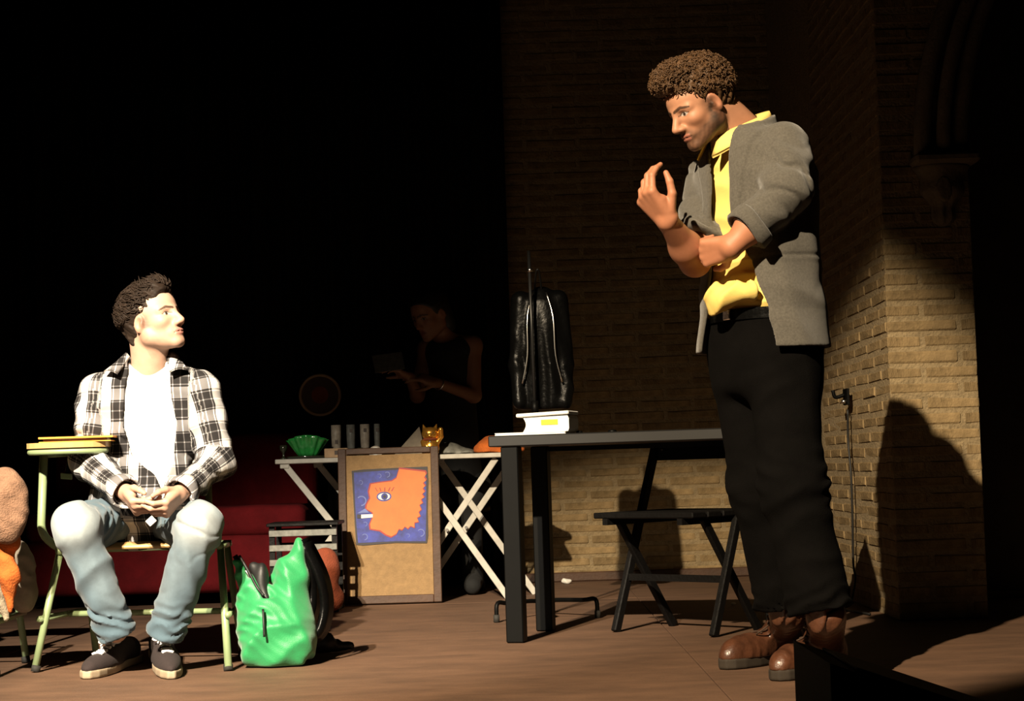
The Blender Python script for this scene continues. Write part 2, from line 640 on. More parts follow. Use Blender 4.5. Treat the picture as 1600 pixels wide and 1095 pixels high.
def set_vec(o, vec, name):
    a = o.data.attributes.new(name, 'FLOAT_VECTOR', 'POINT')
    a.data.foreach_set('vector', np.asarray(vec, F32).ravel())


# ================================================================== THE SETTING
def structure(name, vf, mat, smooth=False):
    o = obj(name, vf, mat, None, smooth)
    o['kind'] = 'structure'
    return o


# stage floor: a dark bed with plywood sheets laid on it
floor = structure('floor', box(-3.2, 4.2, 2.2, 10.6, -0.06, -0.012), 'rubber')
floor['label'] = 'brown plywood stage floor under both men'
xs = [-3.11, -1.89, 0.55, 2.99, 4.2]
ys = [2.2, 4.14, 6.58, 9.02, 10.6]
for i in range(len(xs) - 1):
    for j in range(len(ys) - 1):
        g = 0.0014
        c = random.uniform(-0.0015, 0)
        obj('floor_panel', box(xs[i] + g, xs[i + 1] - g, ys[j] + g, ys[j + 1] - g, -0.013, c, 0.002), 'floor', floor)


def brick_mesh(i, L, H, T):
    r = random.Random(100 + i)
    v, f = frame_box((0, 0, 0), (L / 2, 0, 0), (0, T / 2, 0), (0, 0, H / 2), 0.006)
    v = v + np.array([[r.uniform(-.004, .004), r.uniform(-.003, .003), r.uniform(-.003, .003)] for _ in v])
    return make_mesh('brick', v, f, M['brick'], False)


BL, BH, BJ = 0.27, 0.042, 0.018
full = [brick_mesh(i, BL, BH, 0.05) for i in range(6)]


def courses(origin, du, width, z0, z1):
    """brick centres over a wall face: origin + u*du, yields (pos, is_half)"""
    out = []
    k = 0
    z = z0 + BH / 2
    while z < z1:
        u = -0.144 if k % 2 else 0.0
        while u < width - 0.03:
            a, b = max(u, 0), min(u + BL, width)
            if b - a > BL - .001:
                out.append((origin + du * (u + BL / 2) + V(0, 0, z), 1.0))
            elif b - a > 0.03:
                out.append((origin + du * ((a + b) / 2) + V(0, 0, z), (b - a) / BL))
            u += BL + BJ
        z += BH + BJ
        k += 1
    return out


def lay(parent, places, angle, limit, weight, jut):
    places = sorted(places, key=weight)
    pb = base_of(parent)
    rest = []
    n = jut
    for i, (p, hf) in enumerate(places):
        me = random.choice(full)
        q = p + n * random.uniform(-0.0015, 0.0015)
        tilt = random.uniform(-.008, .008)
        if i < limit:
            o = bpy.data.objects.new('brick', me)
            COL.objects.link(o)
            o.parent = parent
            o.location = tuple(q - pb)
            o.rotation_euler = (0, tilt, angle)
            o.scale = (hf, 1, random.uniform(.9, 1.08))
        else:
            c, s = math.cos(angle), math.sin(angle)
            R = np.array([[c, -s, 0], [s, c, 0], [0, 0, 1]])
            v = (np.array([x.co[:] for x in me.vertices]) * (hf, 1, 1)) @ R.T + q
            rest.append((v, [tuple(x.vertices) for x in me.polygons]))
    if rest:
        o = obj('brickwork', join(*rest), 'brick', parent)
        o['kind'] = 'stuff'


WY = 10.4
wall_back = structure('wall_back', box(-3.2, 2.3, WY + 0.012, WY + 0.25, -0.06, 3.5), 'mortar')
wall_back['label'] = 'brick back wall lit low down behind the black table'
lay(wall_back, courses(V(-3.2, WY + 0.0335, 0), V(1, 0, 0), 5.4, 0.02, 3.4), 0.0, 300,
    lambda q: abs(q[0][0] - 1.0) * 0.5 + q[0][2], V(0, 1, 0))

# brick pillar on the right; front face at D=7.37
PY, PX0, PX1 = 7.37, W(1395, 800, 7.37)[0], W(1538, 800, 7.37)[0]
pillar = structure('wall_pillar', box(PX0 + 0.012, PX1, PY + 0.012, WY, -0.06, 3.5), 'mortar')
pillar['label'] = 'brick pillar at right carrying the standing man\'s shadow'
front = courses(V(PX0 + .0085, PY + 0.0335, 0), V(1, 0, 0), PX1 - PX0 - .0085, 0.02, 3.0)
side = courses(V(PX0 + 0.0342, PY + 0.02, 0), V(0, 1, 0), 1.6, 0.02, 3.0)
fw_n = [(p, h, 0) for p, h in front]
lay(pillar, front, 0.0, 150, lambda q: q[0][2], V(0, 1, 0))
lay(pillar, side, math.pi / 2, 150, lambda q: q[0][2] + abs(q[0][1] - PY) * 0.6, V(1, 0, 0))

# recess wall right of the pillar, and side walls closing the hall
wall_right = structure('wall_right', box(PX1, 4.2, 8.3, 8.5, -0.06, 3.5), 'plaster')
wall_right['label'] = 'dark plaster wall in the recess right of the pillar'
b1 = structure('baseboard_right', box(PX1 + 0.01, 4.2, 8.275, 8.3, 0.0, 0.03), 'stone')
b2 = structure('baseboard_back', box(-3.2, PX0, WY - 0.03, WY - 0.008, 0.0, 0.05, 0.006), 'brown_wood')

# carved corbel on the pillar and the moulded arch springing from it
cb = W(1478, 290, 7.30)
arch = thing('corbel_arch', (cb[0], PY - 0.02, cb[2] - 0.14), 'carved stone corbel with moulded arch ribs high on the pillar', 'corbel')


def corbel_sdf(p):
    q = p - np.array([cb[0], PY + 0.01, cb[2]], F32)
    t = np.clip((q[:, 2] + 0.15) / 0.24, 0, 1)
    r = 0.012 + 0.085 * t ** 0.7 + 0.008 * np.sin(t * 14)
    d = np.sqrt((q[:, 0] * 0.9) ** 2 + (q[:, 1] * 1.0) ** 2) - r
    ang = np.arctan2(q[:, 0], -q[:, 1])
    d = d + 0.006 * np.sin(ang * 7) * (1 - t)
    d = smax(d, np.abs(q[:, 2] + 0.03) - 0.12, 0.02)
    d = smin(d, ell(p, cb + V(-0.02, -0.06, -0.02), (0.03, 0.03, 0.05)), 0.02)
    d = smax(d, -ell(p, cb + V(0.045, -0.1, 0.0), (0.04, 0.05, 0.06)), 0.02)
    return d


obj('corbel', mesh_sdf(corbel_sdf, (cb[0] - .14, PY - .14, cb[2] - .19), (cb[0] + .14, PY + .06, cb[2] + .13), 0.007), 'stone', arch, True)
obj('abacus', box(cb[0] - 0.12, cb[0] + 0.13, PY - 0.12, PY + 0.03, cb[2] + 0.085, cb[2] + 0.125, 0.012), 'stone', arch)
for k, (off, rad) in enumerate(((-0.075, 0.034), (0.0, 0.028), (0.07, 0.034))):
    pts = []
    for t in np.linspace(0, 1, 16):
        a = t * 1.25
        pts.append(V(cb[0] + off + (1 - math.cos(a)) * 1.0, PY - 0.03 - 0.03 * (k == 1), cb[2] + 0.12 + 1.25 * math.sin(a)))
    obj('rib', tube(pts, rad, 10), 'stone', arch, True)

# black masking curtain behind the trestle table; left part added to darken the wall
cx0, cx1 = -3.12, W(806, 800, 10.3)[0]
n = 280
cv, cf = [], []
for i in range(n + 1):
    t = i / n
    x = cx0 + (cx1 - cx0) * t
    y = 10.24 + 0.04 * math.sin(t * 150 + 1.2 * math.sin(t * 37)) + 0.012 * math.sin(t * 331)
    for z in (0.015, 1.2, 2.4, 3.4):
        cv.append((x, y, z)); cv.append((x, y + 0.008, z))
for i in range(n):
    for j in range(3):
        a = i * 8 + j * 2
        cf.append((a, a + 8, a + 10, a + 2)); cf.append((a + 1, a + 3, a + 11, a + 9))
    cf.append((i * 8, i * 8 + 1, i * 8 + 9, i * 8 + 8))
    cf.append((i * 8 + 6, i * 8 + 14, i * 8 + 15, i * 8 + 7))
tag(obj('stage_curtain', (cv, cf), 'black_cloth', None, True), 'black stage curtain behind the white trestle table, widened behind the sofa to darken the wall', 'curtain')

# ================================================================== FURNITURE
# ---- black table
TY = math.radians(-14)
tdx, tdy = V(math.cos(TY), math.sin(TY), 0), V(-math.sin(TY), math.cos(TY), 0)
t_fl = G(808, 1003)                                   # front left leg foot
tab_o = t_fl - tdx * 0.075 - tdy * 0.04
TZ = 0.742
TW, TD = 1.08, 0.60
tc_ = tab_o + tdx * TW / 2 + tdy * TD / 2
table = thing('table', (tc_[0], tc_[1], 0), 'black rectangular table standing behind the man in the grey jacket', 'table')
obj('tabletop', frame_box(tc_ + V(0, 0, TZ - 0.02), tdx * TW / 2, tdy * TD / 2, V(0, 0, 0.02), 0.004), 'black_top', table)
for a in (0.075, TW - 0.075):
    for b in (0.04, TD - 0.10):
        q = tab_o + tdx * a + tdy * b
        obj('leg', frame_box(q + V(0, 0, 0.351), tdx * 0.032, tdy * 0.032, V(0, 0, 0.351), 0.004), 'black_paint', table)
for b in (TD - 0.10,):
    obj('apron', frame_box(tab_o + tdx * TW / 2 + tdy * b + V(0, 0, 0.692), tdx * (TW / 2 - 0.11), tdy * 0.012, V(0, 0, 0.009)), 'black_paint', table)

# ---- papers and the thick white book on the table
def on_table(px, depth_in):
    """point on the tabletop at pixel column px, depth_in metres back from the front edge"""
    best = None
    for s in np.linspace(0, TW, 400):
        q = tab_o + tdx * s + tdy * depth_in + V(0, 0, TZ)
        d = q - CAM
        cxp = 800 + FPX * np.dot(d, _rt) / np.dot(d, _fw)
        if best is None or abs(cxp - px) < best[0]:
            best = (abs(cxp - px), q)
    return best[1]


pa, pb_ = on_table(773, 0.05), on_table(884, 0.05)
pa[2] = pb_[2] = 0
wdir = unit(pb_ - pa); wl = np.linalg.norm(pb_ - pa)
fold_o = thing('document_folder', (*((pa + pb_) / 2 + tdy * 0.10)[:2], TZ), 'thin white folder lying flat under the thick white book', 'folder')
obj('back_cover', frame_box((pa + pb_) / 2 + tdy * 0.10 + V(0, 0, TZ + 0.0022), wdir * wl / 2, tdy * 0.10, V(0, 0, 0.0015)), 'paper', fold_o)
obj('sheets', frame_box((pa + pb_) / 2 + tdy * 0.10 + V(0, 0, TZ + 0.0052), wdir * (wl / 2 - .004), tdy * 0.098, V(0, 0, 0.0015)), 'paper', fold_o)
obj('front_cover', frame_box((pa + pb_) / 2 + tdy * 0.10 + V(0, 0, TZ + 0.0082), wdir * wl / 2, tdy * 0.10, V(0, 0, 0.0015)), 'paper', fold_o)
ba, bb = on_table(817, 0.07), on_table(888, 0.07)
ba[2] = bb[2] = 0
bl = np.linalg.norm(bb - ba)
bc = (ba + bb) / 2
z0 = 0.0098
book = thing('book', (bc[0], bc[1], TZ + z0), 'thick white book with a yellow label on the black table', 'book')
# page block in profile, hollow rounded left edge
prof = [(bl / 2, 0), (bl / 2 + .004, .01), (bl / 2 + .004, .045), (bl / 2, .056)]
prof += [(-bl / 2 + .012 * math.sin(t * math.pi), .056 - .056 * t) for t in np.linspace(0, 1, 9)]
obj('page_block', prism(prof, wdir, V(0, 0, 1), tdy, bc + V(0, 0, TZ + z0), 0.16), 'paper', book)
obj('cover', frame_box(bc + tdy * 0.075 + wdir * -0.008 + V(0, 0, TZ + z0 + 0.064), wdir * (bl / 2 + .014) + V(0, 0, .003), tdy * 0.085, V(0, 0, 0.0065), .003), 'paper', book)
l0 = bc + wdir * 0.006 - tdy * 0.0012 + V(0, 0, TZ + z0 + 0.034)
obj('label_sticker', frame_box(l0 + wdir * 0.01, wdir * 0.031, tdy * 0.001, V(0, 0, 0.0095)), 'yellow_label', book)
for px, dd, r in ((905, .2, .012), (957, .25, .016)):
    q = on_table(px, dd)
    tag(obj('bottle_cap', lathe(q, [(r, 0.0006), (r, .008), (r * .8, .011), (r * .3, .012)], 14), 'black_paint', None, True),
        'small dark cap lying on the black tabletop' + (' close to the book' if px < 930 else ' in the middle of it'), 'cap')

# ---- black folding chair behind the table
F1, F2, R1, R2 = G(962, 987), G(1115, 995), G(1045, 975), G(1200, 985)
wv = unit(F2 - F1); wv[2] = 0; wv = unit(wv)
dv = V(-wv[1], wv[0], 0)                        # towards the chair's back
if np.dot(dv, R1 - F1) < 0:
    dv = -dv
fc = thing('folding_chair', (*((F1 + R2) / 2)[:2], 0), 'black wooden folding chair pushed in behind the black table', 'chair')
cw = np.linalg.norm(F2 - F1)
for s in (0, 1):
    f0 = F1 + wv * cw * s
    obj('leg', beam(f0, f0 + dv * 0.285 + V(0, 0, 0.74), 0.036, 0.024, dv, 0.004), 'black_wood', fc)
    r0 = f0 + dv * 0.30 + wv * (0.03 if s == 0 else -0.03)
    obj('leg', beam(r0, r0 - dv * 0.30 + V(0, 0, 0.425), 0.034, 0.022, dv, 0.004), 'black_wood', fc)
mid = F1 + wv * cw / 2
sw = cw / 2 + 0.005
for i in range(5):
    a = -0.10 + i * 0.088
    obj('seat_slat', frame_box(mid + dv * (a + 0.04) + V(0, 0, 0.437), wv * sw, dv * 0.039, V(0, 0, 0.011), 0.004), 'black_wood', fc)
for s in (-1, 1):
    obj('seat_rail', frame_box(mid + wv * s * (cw / 2 - 0.055) + dv * 0.1 + V(0, 0, 0.414), wv * 0.012, dv * 0.2, V(0, 0, 0.012)), 'black_wood', fc)
obj('stretcher', beam(F1 + dv * 0.08 + V(0, 0, .2), F2 + dv * 0.08 + V(0, 0, .2), 0.025, 0.02, V(0, 0, 1)), 'black_wood', fc)
br = []
for t in np.linspace(-1, 1, 13):
    c = mid + wv * t * (cw / 2 + 0.01) + dv * (0.27 + 0.03 * (1 - t * t))
    for dz, dd in ((0.635, -0.012), (0.635, 0.002), (0.715, 0.016), (0.715, 0.002)):
        br.append(c + dv * dd + V(0, 0, dz))
bf = [(i * 4 + k, i * 4 + (k + 1) % 4, i * 4 + 4 + (k + 1) % 4, i * 4 + 4 + k) for i in range(12) for k in range(4)]
bf += [(3, 2, 1, 0), (48, 49, 50, 51)]
bk = obj('backrest', (br, bf), 'black_wood', fc)
for s in (-1, 1):
    q = mid + wv * s * (cw / 2 - .04) + dv * 0.262 + V(0, 0, 0.675)
    obj('screw', tube([q, q - dv * 0.006], 0.006, 8), 'chrome', bk)

# ---- clothes stand with a black leather jacket
SD = 8.15
s_top, s_bot = W(826, 392, SD), W(848, 940, SD)
sc_ = G(850, 958)
stand = thing('microphone_stand', (s_bot[0], SD, 0), 'tall thin black microphone stand holding a leather jacket behind table', 'stand')
jn = s_bot * 0.45 + s_top * 0.55
obj('pole', tube([s_bot, jn], 0.011, 10), 'grey_metal', stand, True)
obj('upper_pole', tube([jn, s_top], 0.007, 8), 'grey_metal', stand, True)
obj('clutch', tube([jn - (s_top - s_bot) * .02, jn + (s_top - s_bot) * .02], 0.016, 10), 'black_paint', stand, True)
hub = s_bot
obj('hub', tube([hub + V(0, 0, -0.03), hub + V(0, 0, 0.05)], 0.022, 12), 'black_paint', stand, True)
hp = W(828, 422, SD)
obj('collar_ring', tube([hp - V(0, 0, .008), hp + V(0, 0, .008)], 0.012, 10), 'chrome', stand, True)
for px, py in ((776, 972), (934, 965), (862, 993)):
    ft = G(px, py)
    ft = V(ft[0], min(ft[1], SD + 0.05) if px != 862 else SD - 0.22, 0)
    out = ft - V(hub[0], hub[1], 0)
    mid1 = V(hub[0], hub[1], hub[2] + 0.01) + out * 0.25
    mid2 = V(hub[0], hub[1], hub[2] + 0.015) + out * 0.75
    leg = obj('leg', tube(spline([V(hub[0], hub[1], hub[2]), mid1, mid2, ft + V(0, 0, 0.075) - out * .03, ft + V(0, 0, 0.018)], 5), 0.009, 8), 'black_paint', stand, True)
    obj('rubber_foot', tube([ft + V(0, 0, 0.0005), ft + V(0, 0, 0.03)], 0.013, 10), 'rubber', leg, True)

jt = W(842, 448, SD + 0.13)
jb = W(856, 640, SD + 0.13)


def hung_jacket(p):
    j = np.asarray((jt + jb) / 2, F32)
    q = p - j
    hz = (jt[2] - jb[2]) / 2
    t = np.clip((hz - q[:, 2]) / (2 * hz), 0, 1)
    a = np.interp(t, [0, .12, .3, .7, 1], [.03, .085, .100, .105, .115]).astype(F32)
    b = np.interp(t, [0, .12, .3, 1], [.03, .06, .075, .085]).astype(F32)
    d = (np.sqrt((q[:, 0] / a) ** 2 + (q[:, 1] / b) ** 2) - 1) * np.minimum(a, b)
    d = smax(d, np.abs(q[:, 2]) - hz, 0.02)
    for s in (-1, 1):
        sl = rc(p, jt + V(s * .08, -.0, -.06), jt + V(s * .105, -.02, -.34), .045, .034)
        sl = smin(sl, rc(p, jt + V(s * .105, -.02, -.34), jt + V(s * .10, -.05, -.5), .034, .03), .02)
        d = smin(d, sl, .015)
    d = smax(d, -rc(p, jt + V(0, -.10, -.05), jt + V(0, -.10, -.75), .03, .035), .012)
    return d - 0.006 * folds(p, (0.9, 0.3, .35), 45, 5) * (0.3 + t)


jk = thing('leather_jacket', (jb[0], jb[1], jb[2] - 0.02), 'shiny black leather jacket hung on the microphone stand', 'jacket')
obj('jacket_body', mesh_sdf(hung_jacket, jb + V(-.24, -.2, -.1), jt + V(.24, .2, .06), 0.008), 'gloss_black', jk, True)
obj('hanging_loop', tube(spline([jt + V(-.02, -.02, -.02), jt + V(-.012, -.125, .05), jt + V(.0, -.128, .055), jt + V(.012, -.02, -.02)], 6), .004, 6), 'black_web', jk, True)
for s, top, bot in ((-1, .03, -.5), (1, .03, -.45)):
    z = [jt + V(s * x, y, dz) for x, y, dz in ((.03, -.055, -.03), (.055, -.082, -.14), (.06, -.088, -.3), (.085, -.085, -.42))]
    obj('zip', tube(spline(z, 5), 0.0045, 6), 'chrome', jk, True)

# ---- white trestle table with X legs
XD = 9.35
wt_z = W(600, 713, XD)[2]
xl, xr = W(430, 716, XD - .17)[0], W(806, 710, XD - .17)[0]
wt = thing('trestle_table', ((xl + xr) / 2, XD, 0), 'narrow white trestle table with crossed slat legs at the back', 'table')
obj('tabletop', box(xl, xr, XD - .18, XD + .18, wt_z - 0.022, wt_z, .003), 'white_paint', wt)


def xleg(px0, px1, D, dxm):
    a, b = W(px0, 724, XD - .16), W(px1, 934, XD - .16)
    a = V(a[0] + dxm, D, wt_z - 0.026); b = V(b[0] + dxm, D + 0.0, 0.002)
    return a, b


for k, (D, dxm) in enumerate(((XD - .15, 0.0), (XD + .14, 0.13))):
    for j, (p0, p1) in enumerate(((445, 619), (605, 440), (641, 795), (775, 622))):
        a, b = xleg(p0, p1, D + (0.0095 if j % 2 else -0.0095), dxm)
        if a[0] > xr - .012:
            b[0] -= a[0] - xr + .012
            a[0] = xr - .012
        lg = obj('leg', beam(a, b, 0.030, 0.017, V(1, 0, 0), .002), 'white_paint', wt)
        if j % 2:
            c = (a + b) / 2
            obj('pivot_bolt', tube([c + V(0, -.012, 0), c + V(0, -.034, 0)], .008, 8), 'chrome', lg)
        else:
            obj('hinge_block', frame_box(a + V(0, 0, -.004), V(.022, 0, 0), V(0, .012, 0), V(0, 0, .014), .003), 'white_paint', lg)

# ---- framed board with the painted profile, leaning on the trestle table
BW, BHt = 0.478, 0.735
bl0 = G(540, 940); br0 = G(687, 938)
bx = unit(V(br0[0] - bl0[0], 0, 0))
lean = math.radians(5.5)
bz = V(0, math.sin(lean), math.cos(lean)); bn = V(0, -math.cos(lean), math.sin(lean))
bo = V(bl0[0], XD - .18 - .075 - .016, 0.004)
board = thing('display_board', bo + bx * BW / 2, 'brown framed board with a painted orange profile, leaning on white table', 'board')


def bpt(a, b, n_=0.0):
    return bo + bx * a + bz * b + bn * n_


def bbox(a0, a1, b0, b1, n0, n1, bev=0.0):
    return frame_box(bpt((a0 + a1) / 2, (b0 + b1) / 2, (n0 + n1) / 2), bx * (a1 - a0) / 2, bz * (b1 - b0) / 2, bn * (n1 - n0) / 2, bev)


fw_ = 0.038
obj('panel', bbox(fw_ - .005, BW - fw_ + .005, fw_ - .005, BHt - fw_ + .005, -.006, .004), 'cork', board)
obj('frame_rail', bbox(0, fw_, 0, BHt, -.012, .014, .003), 'brown_wood', board)
obj('frame_rail', bbox(BW - fw_, BW, 0, BHt, -.012, .014, .003), 'brown_wood', board)
obj('frame_rail', bbox(fw_, BW - fw_, 0, fw_, -.012, .013, .003), 'brown_wood', board)
obj('frame_rail', bbox(fw_, BW - fw_, BHt - fw_ * .75, BHt, -.012, .013, .003), 'brown_wood', board)


def zz(x, y):
    return ((x - (40 + 25 * (y - 85) / 970)) / 627 * BW, (1055 - y) / 970 * BHt)


def layer(name, pts, n0, th, mat, parent):
    return obj(name, prism([zz(*q) for q in pts], bx, bz, bn, bpt(0, 0, n0), th), mat, parent)


pic = layer('painted_sheet', [(128, 225), (200, 218), (400, 214), (600, 212), (606, 300), (602, 500), (606, 640), (598, 690), (400, 682), (200, 692),
                              (160, 686), (150, 560), (140, 400)], .0042, .004, 'pic_dark', board)
layer('blue_ground', [(142, 236), (420, 226), (592, 240), (594, 480), (590, 678), (400, 672), (172, 676), (160, 560), (150, 400)], .0082, .001, 'pic_blue', pic)
edge = [(425, 222), (585, 245), (592, 262), (580, 280), (592, 300), (572, 315), (586, 335), (570, 350), (584, 370), (566, 385), (580, 405), (560, 418),
        (570, 440), (550, 452), (562, 480), (546, 495), (556, 520), (536, 530), (545, 555), (520, 560), (520, 590), (495, 580), (480, 596), (462, 582),
        (445, 602), (425, 596), (410, 625), (378, 642), (345, 628), (310, 602), (250, 590), (246, 560), (262, 520), (262, 490), (222, 465), (225, 440),
        (246, 400), (238, 360), (250, 312), (300, 305), (380, 298), (408, 280)]
ce = np.mean(edge, 0)
layer('profile_outline', [tuple(ce + (np.array(q) - ce) * 1.045) for q in edge], .0092, .001, 'pic_red', pic)
layer('painted_profile', edge, .0102, .001, 'pic_orange', pic)
circ = lambda cx, cy, rx, ry, n=20: [(cx + rx * math.cos(a), cy + ry * math.sin(a)) for a in np.linspace(0, 2 * math.pi, n, endpoint=False)][::-1]
layer('eye_outline', circ(331, 392, 46, 30), .0112, .0008, 'pic_blue', pic)
layer('eye_white', circ(331, 392, 38, 22), .012, .0008, 'pic_white', pic)
layer('iris', circ(334, 392, 21, 21), .0128, .0008, 'pic_blue', pic)
layer('pupil', circ(334, 392, 9, 9), .0136, .0008, 'pic_dark', pic)
for x, dx in ((290, -14), (312, -8), (335, 0), (358, 10), (378, 14)):
    layer('eyelash', [(x - 3, 358), (x + dx - 2, 335), (x + dx + 3, 335), (x + 3, 360)], .0112, .0008, 'pic_red', pic)
layer('cigarette', [(190, 500), (262, 500), (262, 520), (190, 524)], .0112, .0012, 'pic_white', pic)
layer('cigarette_tip', [(165, 498), (190, 500), (190, 524), (165, 522)], .0112, .0012, 'pic_dark', pic)
layer('smoke', [(165, 492), (215, 462), (240, 490)], .0112, .0008, 'pic_lightblue', pic)
for cx_, cy_, r_ in ((190, 415, 32), (212, 640, 20), (560, 625, 24), (350, 255, 18), (185, 300, 14), (300, 262, 14), (215, 560, 14), (480, 640, 12)):
    pts = []
    a = np.linspace(-2.4, 1.6, 14)
    outer = [(cx_ + r_ * math.cos(q), cy_ + r_ * math.sin(q)) for q in a]
    inner = [(cx_ + r_ * .78 * math.cos(q), cy_ + r_ * .78 * math.sin(q)) for q in a[::-1]]
    layer('swirl', outer + inner, .0092, .0008, 'pic_lightblue', pic)

# ---- red sofa far left
sx0, sx1 = -2.42, -1.02


def sofa_part(c, h, r, amp, seed):
    return mesh_sdf(lambda p: rbox(p, c, h, r) - amp * wob(p, 9, seed), np.array(c) - h - .05, np.array(c) + h + .05, 0.016)


sofa = thing('sofa', ((sx0 + sx1) / 2, 9.8, 0), 'dark red fabric sofa against the back behind the seated man', 'sofa')
smid = (sx0 + sx1) / 2; hw = (sx1 - sx0) / 2
obj('base', sofa_part((smid, 9.75, .20), (hw, .36, .14), .05, .004, 1), 'red_cloth', sofa, True)
obj('backrest', sofa_part((smid, 10.06, .54), (hw - .02, .09, .30), .07, .005, 2), 'red_cloth', sofa, True)
for s in (-1, 1):
    obj('seat_cushion', sofa_part((smid + s * hw / 2, 9.70, .40), (hw / 2 - .012, .31, .075), .05, .005, 3 + s), 'red_cloth', sofa, True)
for sx in (sx0 + .12, sx1 - .12):
    for sy in (9.5, 10.0):
        obj('foot', lathe((sx, sy, 0), [(.02, .0005), (.028, .09)], 12), 'black_wood', sofa, True)

# ---- school chairs with writing tablets
def school_chair(px_off, label, group, dx=0.0, dy=0.0, bw=1.0):
    """tubular green steel chair; pixel points are those of the seated man's chair"""
    off = V(dx, dy, 0)
    fl, fr = G(55, 1050) + off, G(357, 1048) + off
    rl, rr = fl + V(0.10, 0.47, 0), fr + V(-0.02, 0.47, 0)
    cx = (fl[0] + fr[0]) / 2
    y0 = fl[1]
    ch = thing('school_chair', (cx, y0 + .22, 0), label, 'chair', group)
    SZ = 0.425
    r = .0125
    kl = W(93, 874, y0 + .06) + off; kr = W(344, 870, y0 + .06) + off
    for s, (f, b, k) in (('l', (fl, rl, kl)), ('r', (fr, rr, kr))):
        sg = 1 if s == 'l' else -1
        top = V(k[0], y0 + .07, SZ - .03)
        topb = V(k[0] + sg * .02, y0 + .34, SZ - .035)
        for foot, tp in ((f, top), (b, topb)):
            lg = obj('leg', tube([foot + V(0, 0, .012), tp], r, 12), 'green_steel', ch, True)
            d = unit(tp - foot)
            obj('rubber_tip', tube([foot + V(0, 0, .001), foot + d * .022], .0155, 12), 'rubber', lg, True)
        obj('seat_tube', tube(bend([top + V(0, -.02, 0), topb + V(0, .05, .0)], .03), r, 12), 'green_steel', ch, True)
        t = 0.44
        a, b_ = f + (top - f) * t, b + (topb - b) * t
        ext = unit(b_ - a) * .03
        obj('side_stretcher', tube([a - ext - V(.012 * sg, 0, 0), b_ + ext - V(.012 * sg, 0, 0)], .0105, 10), 'green_steel', ch, True)
        if s == 'l':
            sa, sb = a, b_
        else:
            obj('cross_stretcher', tube([(sa + sb) / 2, (a + b_) / 2], .0105, 10), 'green_steel', ch, True)
    # cross tubes under the seat
    for yy in (y0 + .10, y0 + .32):
        obj('seat_support', tube([V(kl[0] + .0, yy, SZ - .03), V(kr[0], yy, SZ - .03)], .011, 10), 'green_steel', ch, True)
    # moulded plywood seat with a rolled front edge
    n, m = 14, 12
    sv, sf = [], []
    for i in range(n + 1):
        for j in range(m + 1):
            u, v = i / n * 2 - 1, j / m
            x = cx + u * (.20 - .012 * v)
            y = y0 - .03 + v * .43
            z = SZ - .010 * (1 - u * u) * (v > .15) - .016 * max(0, .12 - v) / .12 + .0
            sv.append((x, y, z)); sv.append((x, y, z - .012))
    for i in range(n):
        for j in range(m):
            a = (i * (m + 1) + j) * 2; b = ((i + 1) * (m + 1) + j) * 2
            sf.append((a, b, b + 2, a + 2)); sf.append((a + 1, a + 3, b + 3, b + 1))
    for i in range(n):
        a = i * (m + 1) * 2; b = (i + 1) * (m + 1) * 2
        sf.append((a, a + 1, b + 1, b)); a += m * 2; b += m * 2; sf.append((a, b, b + 1, a + 1))
    for j in range(m):
        a = j * 2; sf.append((a, a + 2, a + 3, a + 1)); a = (n * (m + 1) + j) * 2; sf.append((a, a + 1, a + 3, a + 2))
    obj('seat', (sv, sf), 'pale_wood', ch, True)
    # back uprights and backrest
    for s in (-1, 1):
        obj('back_upright', tube(bend([V(cx + s * .19 * bw, y0 + .30, SZ - .03), V(cx + s * .19 * bw, y0 + .41, SZ - .02), V(cx + s * .18 * bw, y0 + .47, .80)], .05), r, 10), 'green_steel', ch, True)
    bv, bf_ = [], []
    for i in range(13):
        u = i / 12 * 2 - 1
        for z, q in ((.62, 0), (.62, .012), (.79, .022), (.79, .010)):
            bv.append((cx + u * .2 * bw, y0 + .445 + .02 * (1 - u * u) + q, z))
    for i in range(12):
        for k in range(4):
            bf_.append((i * 4 + k, i * 4 + (k + 1) % 4, i * 4 + 4 + (k + 1) % 4, i * 4 + 4 + k))
    bf_ += [(3, 2, 1, 0), (48, 49, 50, 51)]
    obj('backrest', (bv, bf_), 'pale_wood', ch)
    # tablet arm: tube rising from the seat frame, carrying a wooden tablet
    ta = W(66, 700, y0 + .08) + off; tb = W(64, 835, y0 + .08) + off; tcn = W(95, 866, y0 + .08) + off
    tz = W(105, 692, y0 + .1)[2]
    arm = obj('tablet_arm', tube(bend([V(kl[0] + .09, y0 + .10, SZ - .03), V(tcn[0], y0 + .09, SZ - .03), tb, V(ta[0], y0 + .1, tz - .035)], .05, 8), r * 1.12, 12), 'green_steel', ch, True)
    tx0, tx1 = (W(38, 690, y0 - .02) + off)[0], (W(166, 690, y0 - .02) + off)[0]
    yb, yf = y0 + .42, y0 - .06
    mx = (tx0 + tx1) / 2; wd = (tx1 - tx0) / 2
    poly = []
    for a in np.linspace(math.pi, 2 * math.pi, 13):
        poly.append((mx + wd * math.cos(a), yf + .07 + .07 * math.sin(a)))
    poly += [(tx1 - .005, yf + .2), (tx1 - .06, yf + .33), (tx1 - .09, yb), (tx0 + .03, yb), (tx0, yb - .06)]
    tab = obj('tablet', prism(poly, V(1, 0, 0), V(0, 1, 0), V(0, 0, 1), V(0, 0, tz - .018), .018), 'pale_wood', ch)
    rim = [(mx + wd * .92 * math.cos(a), yf + .075 + .06 * math.sin(a), tz - .030) for a in np.linspace(math.pi * .98, 2.02 * math.pi, 13)]
    rim = [(tx0 + .03, yb - .08, tz - .030)] + rim + [(tx1 - .07, yf + .3, tz - .030)]
    obj('tablet_rim', tube([V(*q) for q in rim], .0105, 10), 'green_steel', tab, True)
